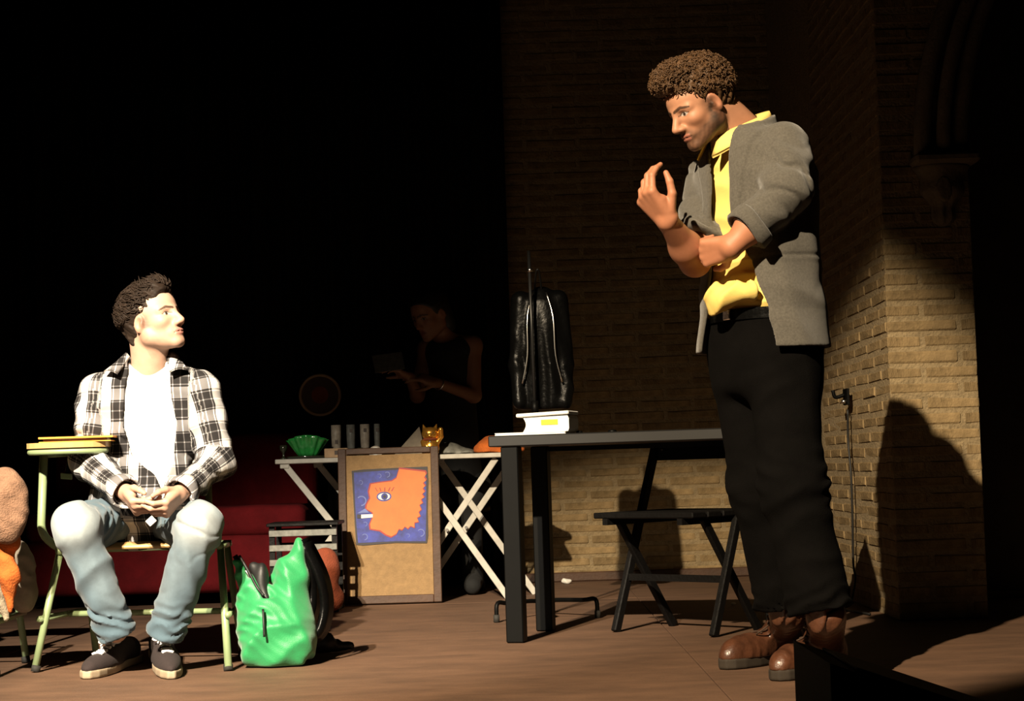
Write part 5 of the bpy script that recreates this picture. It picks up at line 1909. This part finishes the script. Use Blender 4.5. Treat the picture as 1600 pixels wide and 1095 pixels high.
# ------------------------------------------------------------------ the standing man
def standing_man():
    hs = 0.93
    hc = W(1093, 167, 5.56)
    yaw = math.radians(27)
    fwd = V(-math.cos(yaw), -math.sin(yaw), -.47)
    HF = frame(fwd, V(-.25, -.05, 1))
    HFf = HF.astype(F32)

    def toh(p):
        return ((p - hc.astype(F32)) @ HFf.T) / F32(hs)
    fw2 = unit(V(-.85, -.53, 0))[:2]
    lf2 = V(-fw2[1], fw2[0], 0)                # to his left
    FW = V(fw2[0], fw2[1], 0)
    nb = W(1158, 214, 5.63)
    shL, shR = W(1224, 234, 5.53), W(1112, 282, 5.80)
    elL, wrL = W(1230, 296, 5.43), W(1143, 386, 5.41)
    elR, wrR = W(1086, 408, 5.58), W(1044, 346, 5.42)
    hipL, hipR = W(1222, 545, 5.58), W(1160, 545, 5.70)
    knL, knR = W(1238, 755, 5.48), W(1186, 760, 5.68)
    anL, anR = W(1284, 962, 5.44), W(1226, 952, 5.74)
    # right hand raised, fingers curling back to his chest
    hx = W(1008, 303, 5.40) - wrR
    palmn = V(.55, .48, .5)
    pR, fR, _ = hand_prims(wrR, hx, -palmn, -1, ((.75, .6, .3), (.9, .6, .3), (.95, .6, .3), (.9, .55, .3)), (.6, .4), 1.10, .13, (.70, .50, -.55))
    # left hand closed round the right elbow
    hx2 = V(-.78, .55, -.10)
    pL, fL, _ = hand_prims(wrL, hx2, V(-.35, -.80, -.35), 1, ((.9, .9, .5), (1.0, .9, .5), (1.0, .9, .5), (1.0, .9, .5)), (.6, .5), 1.0, .02)

    def cxy(px, py, D):
        q = W(px, py, D); return q
    keys = [cxy(1193, 545, 5.62), cxy(1190, 490, 5.63), cxy(1186, 420, 5.64), cxy(1182, 340, 5.64), cxy(1180, 280, 5.64), cxy(1172, 240, 5.64), cxy(1163, 215, 5.635), cxy(1158, 200, 5.63)]
    zs = [k[2] for k in keys]; cx = [k[0] for k in keys]; cy = [k[1] for k in keys]
    A = [.175, .165, .165, .180, .186, .160, .105, .060]
    B = [.130, .120, .112, .118, .120, .104, .082, .060]
    ztop = zs[-1]

    def torso(p, da, db, zlo, zhi):
        d, f, s = tube_field(p, zs, cx, cy, [a + da for a in A], [b + db for b in B], fw2, 2.25)
        d = smax(d, p[:, 2] - F32(zhi), .025)
        return smax(d, F32(zlo) - p[:, 2], .012), f, s

    def arm(p, sh, el, wr, e, t=1.0):
        w = el + (wr - el) * t
        return smin(rc(p, sh, el, .060 + e, .049 + e), rc(p, el, w, .047 + e, (.047 + (.030 - .047) * t) + e), .03)

    def body_f(p):
        d, _, _ = torso(p, -.015, -.015, zs[0] - .1, ztop + .0)
        d = smin(d, arm(p, shL, elL, wrL, -.012, .6), .03)
        d = smin(d, arm(p, shR, elR, wrR, -.008, .2), .03)
        for h, k, a in ((hipL, knL, anL), (hipR, knR, anR)):
            d = smin(d, smin(rc(p, h, k, .078, .056), rc(p, k, a, .054, .042), .03), .04)
        return d

    def fine_f(p):
        q = toh(p)
        d = head_field(q, 1.03) * F32(hs)
        d = smin(d, rc(p, nb - V(0, 0, .04), hc - HF[0] * .035 - HF[2] * .05, .064, .056), .018)
        return smin(d, rc(p, nb - FW * .03, hc - HF[0] * .06 - HF[2] * .01, .058, .05), .02)

    def armR_f(p):
        d = smin(rc(p, shR + (elR - shR) * .55, elR, .044, .041), rc(p, elR, elR + (wrR - elR) * .35, .041, .044), .03)
        d = smin(d, rc(p, elR + (wrR - elR) * .35, wrR, .044, .029), .03)
        return smin(d, hand_field(p, pR, fR), .014)

    def armL_f(p):
        d = rc(p, elL + (wrL - elL) * .50, elL + (wrL - elL) * .62, .038, .043)
        d = smin(d, rc(p, elL + (wrL - elL) * .62, wrL, .043, .031), .03)
        return smin(d, hand_field(p, pL, fL), .014)
    v1, f1 = mesh_sdf(body_f, (hipR[0] - .3, 5.1, .1), (hipL[0] + .35, 6.0, ztop + .04), .010)
    v2, f2 = mesh_sdf(fine_f, hc - V(.18, .18, .22), hc + V(.2, .18, .16), .0025)
    v3, f3 = mesh_sdf(armR_f, np.minimum(elR, wrR) - V(.18, .2, .1), np.maximum(shR, wrR) + V(.12, .1, .15), .0028)
    v4, f4 = mesh_sdf(armL_f, np.minimum(wrL, elL) - V(.16, .12, .14), np.maximum(wrL, elL) + V(.1, .26, .14), .0028)
    v, f = join((v1, f1), (v2, f2), (v3, f3), (v4, f4))
    base = V((anL[0] + anR[0]) / 2, (anL[1] + anR[1]) / 2, 0)
    man = obj('person', (v, f), 'skin', None, True, at=base)
    tag(man, 'standing person in grey jacket, yellow shirt and black trousers, one hand raised', 'person')
    lq = ((v - hc) @ HF.T) / hs
    cols = head_colors(lq, SKIN_WARM, (.36, .13, .09), np.array((.035, .017, .008)), .86, 1.0)
    far = np.linalg.norm(v - hc, axis=1) > .2
    cols[far] = SKIN_WARM * (1.0, .86, .80)
    set_color(man, cols)

    # --- yellow shirt
    def shirt(p):
        d, f_, s_ = torso(p, .002, .004, zs[1] + .004, ztop + .005)
        low = np.clip((zs[3] - p[:, 2]) / .15, 0, 1)
        d = d - .004 * folds(p, (.5, .1, 1), 34, 61) - .011 * low * folds(p, (.3, .3, 1), 52, 62) - .010 * low * np.clip((zs[2] - p[:, 2]) / .08, 0, 1)
        d = smax(d, -rc(p, nb + V(0, 0, .0), nb + FW * .05 + V(0, 0, .14), .066, .075), .006)
        vn = rc(p, nb + FW * .10 + V(0, 0, .03), nb + FW * .125 - V(0, 0, .05), .030, .004)
        return smax(d, -vn, .005)
    sh_o = obj('yellow_shirt', mesh_sdf(shirt, (cx[0] - .28, 5.35, zs[1] - .06), (cx[0] + .28, 5.95, ztop + .04), .006), 'yellow_shirt', man, True)
    # loose bunch of shirt over the belt
    bq = W(1128, 478, 5.50)
    obj('shirt_tail', mesh_sdf(lambda p: smin(rc(p, W(1112, 478, 5.52), W(1128, 462, 5.50), .020, .034), rc(p, W(1128, 468, 5.50), W(1165, 455, 5.45), .034, .03), .03)
                               - .011 * folds(p, (1, .3, -.5), 62, 63, False), bq - V(.1, .12, .08), bq + V(.14, .12, .11), .005), 'yellow_shirt', sh_o, True)
    # collar: a band round the neck with two points in front
    K, rows = 40, 7
    cv_, cf_ = [], []
    ctr = nb + V(0, 0, .012)
    for side in (0, 1):
        for i in range(K + 1):
            a = -math.pi + .30 + (2 * math.pi - .60) * i / K          # open at the front (angle pi = front)
            d = FW * -math.cos(a) * .085 + lf2 * math.sin(a) * .074
            back = (1 + math.cos(a)) / 2
            fr = 1 - back
            for j in range(rows):
                w = j / (rows - 1)
                # stands up to the fold, then turns down outside
                if w < .4:
                    t = w / .4
                    q = ctr + d * (1 + .0 * t) + V(0, 0, -.015 + .018 * back + (.045 + .026 * back) * t - .042 * fr * (1 - .2 * t)) + FW * .012 * fr
                else:
                    t = (w - .4) / .6
                    spread = .22 + .35 * fr ** 3
                    q = ctr + d * (1 + spread * t) + V(0, 0, .030 + .044 * back - .034 * fr - t * (.042 + .045 * fr ** 4)) + FW * .012 * fr
                cv_.append(q + (unit(d) * .0035 + V(0, 0, .003)) * (1 if side else -1) * (1 if w > .4 else .4))
    nS = (K + 1) * rows
    for side in (0, 1):
        for i in range(K):
            for j in range(rows - 1):
                a = side * nS + i * rows + j
                q = (a, a + rows, a + rows + 1, a + 1)
                cf_.append(q if side else q[::-1])
    for i in range(K):
        for j in (0, rows - 1):
            a = i * rows + j
            cf_.append((a, a + rows, a + rows + nS, a + nS))
    for j in range(rows - 1):
        for i in (0, K):
            a = i * rows + j
            cf_.append((a, a + 1, a + 1 + nS, a + nS))
    obj('collar', (np.array(cv_), cf_), 'yellow_shirt', sh_o, True)

    # --- grey jacket: a shell open in front
    hem = zs[0] - .005
    zo = [hem - .05, zs[0], zs[1], zs[2], zs[3], zs[4], zs[5], zs[6], zs[7] + .1]
    lo_ = [-.12, -.105, -.085, -.055, -.025, -.020, -.030, -.050, -.06]
    hi_ = [.185, .175, .155, .115, .062, .060, .062, .064, .07]

    def jacket(p):
        z = p[:, 2]
        d, f_, s_ = tube_field(p, zs, cx, cy, [a + q for a, q in zip(A, (.042, .038, .034, .032, .030, .026, .020, .016))],
                               [b + q for b, q in zip(B, (.040, .036, .034, .032, .030, .026, .020, .016))], fw2, 2.25)
        d = smax(d, z - F32(ztop + .004), .03)
        aL = arm(p, shL, elL, wrL, .022, .72)
        aR = arm(p, shR, elR, wrR, .019, .02)
        axL = unit(wrL - elL)
        aR = smax(aR, (p - (elR + (shR - elR) * .22).astype(F32)) @ unit(elR - shR).astype(F32), .008)
        aL = smax(aL, (p - (elL + (wrL - elL) * .74).astype(F32)) @ axL.astype(F32), .008)
        cr = .0085 * folds(p, (.55, -.2, 1.0), 34, 71)
        aL = aL + .010 * creases(p, (.75, -.1, .75), 26, 271) + .006 * creases(p, (.2, .0, 1), 30, 273)
        aR = aR + .008 * creases(p, (.5, -.1, .9), 30, 275)
        aL = aL - cr * .8 - .004 * folds(p, (.9, .1, .6), 40, 74); aR = aR - cr * 1.4
        d = d + .005 * creases(p, (1, .2, -.3), 20, 277)
        d = d - .005 * folds(p, (1, .5, .15), 26, 72) - .004 * folds(p, (.4, .1, 1), 24, 75)
        # lapels: a thicker strip along the opening above the waist
        lo = np.interp(z, zo, lo_).astype(F32); hi = np.interp(z, zo, hi_).astype(F32)
        lapw = np.interp(z, [zs[2], zs[3], zs[5]], [.0, .035, .07]).astype(F32)
        e = np.minimum(np.abs(s_ - hi - lapw / 2), np.abs(s_ - lo + lapw / 2)) - lapw / 2
        lap = np.where((f_ > 0) & (z > zs[2]), np.clip(-e / .004, 0, 1), 0) * .007
        d = d - lap
        # hip pocket flap line
        pk = rbox(np.stack([s_, f_ * 0, z], 1), (.19, 0, zs[1] + .05), (.055, .1, .018), .004)
        zp = F32(zs[1] + .155) + .10 * (s_ - .2)
        d = d + .0022 * np.exp(-((z - zp) / .005) ** 2) * (np.abs(s_ - .16) < .07)
        body = np.maximum(d, -(d + .012))
        body = np.maximum(body, F32(hem) - z + .0 * z)
        hole = np.maximum(np.maximum(lo - s_, s_ - hi), -f_)
        body = smax(body, -hole, .008)
        nk = np.sqrt((f_ + .012) ** 2 + (s_ * 1.05) ** 2)
        rise = np.clip((.05 - f_) / .12, 0, 1)
        col = np.maximum(np.abs(nk - .098 + .25 * (z - F32(nb[2] + .02))) - .007, np.maximum(z - F32(nb[2] + .012) - .048 * rise, F32(nb[2] - .05) - z))
        col = np.maximum(col, f_ - .06)
        body = smax(body, -rc(p, nb + FW * .02, nb + FW * .06 + V(0, 0, .2), .074, .10), .008)
        body = smin(body, col, .02)
        # back vent
        vent = np.maximum(np.abs(s_) - .006, f_ + .05); vent = np.maximum(vent, z - F32(hem + .2))
        body = np.maximum(body, -vent)
        al = np.maximum(aL, -(rc(p, elL + (wrL - elL) * .55, wrL, .044, .046)))
        ar = np.maximum(aR, -(rc(p, shR + (elR - shR) * .65, elR, .046, .049)))
        out = smin(smin(body, al, .016), ar, .016)
        return out
    bb_lo = np.minimum.reduce([elL, wrL, elR, shR, W(1190, 560, 5.65)]) - V(.24, .12, .05); bb_hi = np.maximum.reduce([elL, shL, shR, keys[-1], W(1190, 545, 5.85)]) + V(.16, .12, .12)
    bb_lo[2] = hem - .03
    jk_o = obj('jacket', mesh_sdf(jacket, bb_lo, bb_hi, .0045, 2.4), 'tweed', man, True)
    # rolled cuffs
    for c, ax, r in ((elL + (wrL - elL) * .71, unit(wrL - elL), .058), (elR + (shR - elR) * .24, unit(elR - shR), .061)):
        e1 = unit(np.cross(ax, V(0, 1, 0))); e2 = np.cross(ax, e1)
        cv_, cf_ = [], []
        ring = ((-.036, r + .006), (-.03, r + .013), (.004, r + .012), (.010, r + .005), (.004, r - .003), (-.03, r - .002))
        K = 30
        for t, rr in ring:
            for k in range(K):
                a = 2 * math.pi * k / K
                cv_.append(c + ax * (t + .006 * math.sin(2 * a)) + (e1 * math.cos(a) + e2 * math.sin(a)) * rr * (1 + .035 * math.sin(4 * a + 50 * t)))
        for i in range(len(ring)):
            for k in range(K):
                cf_.append((i * K + k, i * K + (k + 1) % K, ((i + 1) % len(ring)) * K + (k + 1) % K, ((i + 1) % len(ring)) * K + k))
        cu = obj('rolled_cuff', (np.array(cv_), cf_), 'tweed', jk_o, True)
    bq2 = elL + (wrL - elL) * .72 - V(0, .062, -.012)
    obj('button', tube([bq2, bq2 - V(0, .005, 0)], .007, 10), 'tweed_in', jk_o, True)

    # --- black trousers
    def trousers(p):
        d, f_, s_ = tube_field(p, [zs[0] - .14, zs[0] - .02, zs[0] + .08, zs[1] + .02], [cx[0]] * 4, [cy[0]] * 4, [.165, .180, .172, .168], [.125, .132, .128, .124], fw2, 2.2)
        d = smax(d, p[:, 2] - F32(zs[1] + .012), .01)
        d = smax(d, F32(zs[0] - .14) - p[:, 2], .05)
        for i, (h, k, a, rs) in enumerate(((hipL, knL, anL, (.108, .088, .092)), (hipR, knR, anR, (.102, .082, .084)))):
            end = a + unit(a - k) * -.012
            lg = smin(rc(p, h, k, rs[0], rs[1]), rc(p, k, end, rs[1], rs[2]), .06)
            ax = unit(a - k).astype(F32)
            t = (p - k.astype(F32)) @ ax / F32(np.linalg.norm(a - k))
            lg = lg - .010 * np.exp(-((t - .95) / .14) ** 2) * folds(p, ax + V(.4, 0, 0), 70, 81 + i) - .009 * np.exp(-(t / .22) ** 2) * folds(p, ax + V(-.3, .2, 0), 55, 83 + i)
            lg = lg - .006 * folds(p, (1, .4, .3), 26, 85 + i) - .006 * folds(p, (-.4, .2, 1), 32, 88 + i)
            lg = smax(lg, (p - end.astype(F32)) @ ax, .01)
            lg = smax(lg, -rc(p, end - unit(a - k) * .03, end + unit(a - k) * .08, .072, .078), .006)
            d = smin(d, lg, .05 if i == 0 else .03)
        return d
    tr = obj('trousers', mesh_sdf(trousers, (hipR[0] - .25, 5.2, anR[2] - .09), (anL[0] + .2, 6.0, zs[1] + .05), .0075, 2.2), 'black_denim', man, True)
    zb = zs[1] - .008
    cb_x, cb_y = np.interp(zb, zs, cx), np.interp(zb, zs, cy)
    ring = [V(cx[0], cy[0], zb) + FW * .131 * math.cos(a) + lf2 * .175 * math.sin(a) for a in np.linspace(0, 2 * math.pi, 44, endpoint=False)]
    bv, bf_ = [], []
    for i, q in enumerate(ring):
        nrm = unit(V(q[0] - cx[0], q[1] - cy[0], 0))
        for a, b in ((0, -.016), (.006, -.016), (.006, .016), (0, .016)):
            bv.append(q + nrm * a + V(0, 0, b))
    for i in range(44):
        j = (i + 1) % 44
        for k in range(4):
            bf_.append((i * 4 + k, i * 4 + (k + 1) % 4, j * 4 + (k + 1) % 4, j * 4 + k))
    be = obj('belt', (np.array(bv), bf_), 'gloss_black', tr)
    bk_ = V(cx[0], cy[0], zb) + FW * .140
    obj('buckle', frame_box(bk_ + lf2 * .01, lf2 * .016, FW * .003, V(0, 0, .014), .002), 'chrome', be)

    # --- boots
    hl, tl = G(1322, 1046), G(1212, 1064)
    shoe(man, 'boot', hl + V(.0, .05, 0), tl + V(0, -.0, 0), anL + V(.012, .0, -.0), 'boot')
    hr, tr_ = G(1262, 1030), G(1130, 1046)
    shoe(man, 'boot', hr + V(0, .06, 0), tr_, anR + V(.01, 0, 0), 'boot')

    # --- curly hair
    def hair(p):
        q = toh(p)
        d = ell(q, (-.026, 0, .056), (.122, .092, .104))
        d = smin(d, ell(q, (.030, 0, .116), (.078, .072, .050)), .03)
        d = smin(d, ell(q, (.078, 0, .100), (.034, .052, .034)), .02)
        d = smin(d, ell(q, (-.075, 0, .0), (.042, .062, .072)), .03)
        line = np.interp(q[:, 2], [-.10, -.06, -.03, -.010, .015, .035, .055, .070, .085, .13], [-.075, -.050, -.032, .016, .024, .034, .050, .075, .13, .17]).astype(F32)
        d = smax(d, q[:, 0] - line, .010)
        d = smax(d, -.075 - q[:, 2], .02)
        m = np.stack([q[:, 0], np.abs(q[:, 1]), q[:, 2]], 1)
        d = d - .004 * wob(q, 130, 92) - .0035 * folds(q, (.3, .8, .5), 160, 93)
        d = smax(d, -ell(m, (-.002, .090, -.008), (.026, .034, .040)), .006)
        return d * F32(hs)
    ho = obj('hair', mesh_sdf(hair, hc - V(.21, .2, .18), hc + V(.21, .2, .21), .0036), 'hair_brown', man, True)

    def root(r):
        while True:
            dv = unit(r.normal(size=3))
            if dv[2] < -.35:
                continue
            if r.random() < .45:
                q = np.array((.034, 0, .114)) + dv * np.array((.078, .070, .048))
                if dv[2] < -.25:
                    continue
            else:
                q = np.array((-.026, 0, .056)) + dv * np.array((.118, .089, .100))
            lim = np.interp(q[2], [-.06, -.03, -.010, .015, .035, .055, .070, .085, .13], [-.055, -.037, .008, .018, .028, .044, .075, .13, .17])
            if q[0] > lim or (abs(q[1]) > .05 and (q[0] + .002) ** 2 + (q[2] + .008) ** 2 < .046 ** 2):
                continue
            return hc + hs * (q @ HF), unit((dv / np.array((.104, .085, .094))) @ HF)
    curls('hair_curl', root, 2900, .013, .0016, .0038, 'hair_brown', ho, 15, 1.2, 8, 4)
    return man


standing_man()


# ------------------------------------------------------------------ the dim figure behind the white table
def dim_figure():
    D = 9.92
    hc = W(672, 492, D - .06)
    fwd = V(-.62, -.70, -.35)
    HF = frame(fwd, V(-.2, -.1, 1)); HFf = HF.astype(F32)
    toh = lambda p: ((p - hc.astype(F32)) @ HFf.T)
    nb = W(702, 520, D)
    shL, shR = W(738, 540, D - .02), W(668, 545, D + .04)
    elL, wrL = W(741, 618, D - .08), W(682, 598, D - .26)
    elR, wrR = W(652, 618, D - .05), W(640, 588, D - .27)
    hx = W(606, 572, D - .30) - wrL
    curl = ((.3, .4, .2),) * 4
    pL, fL, _ = hand_prims(wrL, hx, V(-.2, -.5, .8), 1, curl, (.5, .3), .92)
    pR, fR, _ = hand_prims(wrR, W(610, 575, D - .32) - wrR, V(-.2, -.2, .9), -1, curl, (.5, .3), .92)
    seat = V(nb[0] + .02, D, .46)

    def body(p):
        d = rc(p, seat + V(0, 0, .12), nb - V(0, 0, .12), .11, .10)
        d = smin(d, rc(p, nb - V(0, 0, .06), hc - HF[0] * .03 - HF[2] * .05, .05, .045), .03)
        d = smin(d, rc(p, shR, shL, .05, .05), .05)
        for a, b, c in ((shL, elL, wrL), (shR, elR, wrR)):
            d = smin(d, smin(rc(p, a, b, .046, .036), rc(p, b, c, .035, .024), .02), .03)
        for s in (-1, 1):
            k = seat + V(s * .10 - .03, -.34, .02); h = seat + V(s * .08, 0, .05)
            d = smin(d, smin(rc(p, h, k, .075, .055), rc(p, k, V(k[0], k[1] + .12, .09), .052, .04), .03), .04)
            d = smin(d, rc(p, V(k[0], k[1] + .12, .04), V(k[0], k[1] - .02, .03), .035, .028), .03)
        d = smin(d, head_field(toh(p), .95) * F32(.94), .012)
        d = smin(d, hand_field(p, pL, fL), .01)
        return smin(d, hand_field(p, pR, fR), .01)
    lo = np.minimum(W(590, 640, D - .45), seat - V(.2, .5, 0)); lo[2] = -.005
    hi = np.maximum(elL, seat) + V(.12, .2, 0); hi[2] = hc[2] + .16
    base = V(seat[0], D, 0)
    o = obj('person', mesh_sdf(body, lo, hi, .0068), 'skin', None, True, at=base)
    tag(o, 'dim person in black bending over behind the white trestle table', 'person')
    v = np.array([q.co[:] for q in o.data.vertices]) + base
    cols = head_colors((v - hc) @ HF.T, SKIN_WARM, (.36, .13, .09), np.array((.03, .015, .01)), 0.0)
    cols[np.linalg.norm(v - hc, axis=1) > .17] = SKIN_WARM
    cols = cols * .6  # deep shade put into the skin colour, darker than the lamps leave it
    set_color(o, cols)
    obj('black_top', mesh_sdf(lambda p: smax(smin(smin(rc(p, seat + V(0, 0, .10), nb - V(0, 0, .12), .128, .116), rc(p, shR * .9 + shL * .1 - V(0, 0, .02), shL * .9 + shR * .1 - V(0, 0, .02), .056, .056), .05), rc(p, seat + V(0, 0, .1), seat + V(0, -.1, .1), .13, .1), .03),
                                             -rc(p, nb + V(-.02, -.04, -.02), hc, .06, .07), .01) - .003 * folds(p, (.4, .2, 1), 40, 95), seat - V(.3, .3, .1), nb + V(.3, .3, .1), .009), 'dark_top', o, True)

    def legs(p):
        d = ell(p, seat + V(0, 0, .07), (.17, .15, .11))
        for s in (-1, 1):
            k = seat + V(s * .10 - .03, -.34, .02); h = seat + V(s * .08, 0, .05)
            d = smin(d, smin(rc(p, h, k, .085, .065), rc(p, k, V(k[0], k[1] + .12, .09), .062, .05), .03), .04)
            d = smin(d, rc(p, V(k[0], k[1] + .12, .055), V(k[0], k[1] - .03, .045), .048, .042), .03)
        return np.maximum(d, .003 - p[:, 2])
    obj('dark_trousers', mesh_sdf(legs, seat - V(.3, .55, .47), seat + V(.3, .25, .25), .010), 'dark_top', o, True)

    def hair(p):
        q = toh(p)
        d = ell(q, (-.016, 0, .046), (.112, .090, .094))
        d = smin(d, ell(q, (-.07, 0, -.05), (.05, .075, .11)), .04)
        line = np.interp(q[:, 2], [-.16, -.05, 0, .04, .07, .13], [-.03, -.01, .03, .05, .075, .15]).astype(F32)
        return smax(d, q[:, 0] - line, .012) - .003 * folds(q, (.2, .5, .8), 90, 97)
    obj('hair', mesh_sdf(hair, hc - .22, hc + .22, .006), 'hair_black', o, True)
    br = [wrL + unit(wrL - elL) * -.02 + .031 * (math.cos(a) * unit(np.cross(wrL - elL, V(0, 0, 1))) + math.sin(a) * unit(np.cross(wrL - elL, np.cross(wrL - elL, V(0, 0, 1))))) for a in np.linspace(0, 6.28, 20, endpoint=False)]
    obj('bracelet', tube(br, .004, 6, True), 'chrome', o, True)
    # stool under the figure
    st = thing('stool', (seat[0], D + .02, 0), 'black stool under the dim person behind white table', 'stool')
    obj('seat', lathe((seat[0], D + .02, seat[2] - .06), [(.15, 0), (.165, .006), (.165, .028), (.15, .034)], 24), 'black_wood', st, True)
    for a in (.785, 2.356, 3.927, 5.498):
        q = V(seat[0] + .16 * math.cos(a), D + .02 + .16 * math.sin(a), .001)
        obj('leg', tube([q, V(seat[0] + .11 * math.cos(a), D + .02 + .11 * math.sin(a), seat[2] - .06)], .014, 8), 'black_wood', st, True)
    # paper in the hands
    pq = W(607, 566, D - .33)
    tag(obj('sheet_of_paper', frame_box(pq, V(.075, .0, .008), V(-.01, .04, .045), unit(np.cross(V(.075, 0, .008), V(-.01, .04, .045))) * .001), 'mug_dark'),
        'pale sheet held by the dim person behind white table', 'paper')


dim_figure()
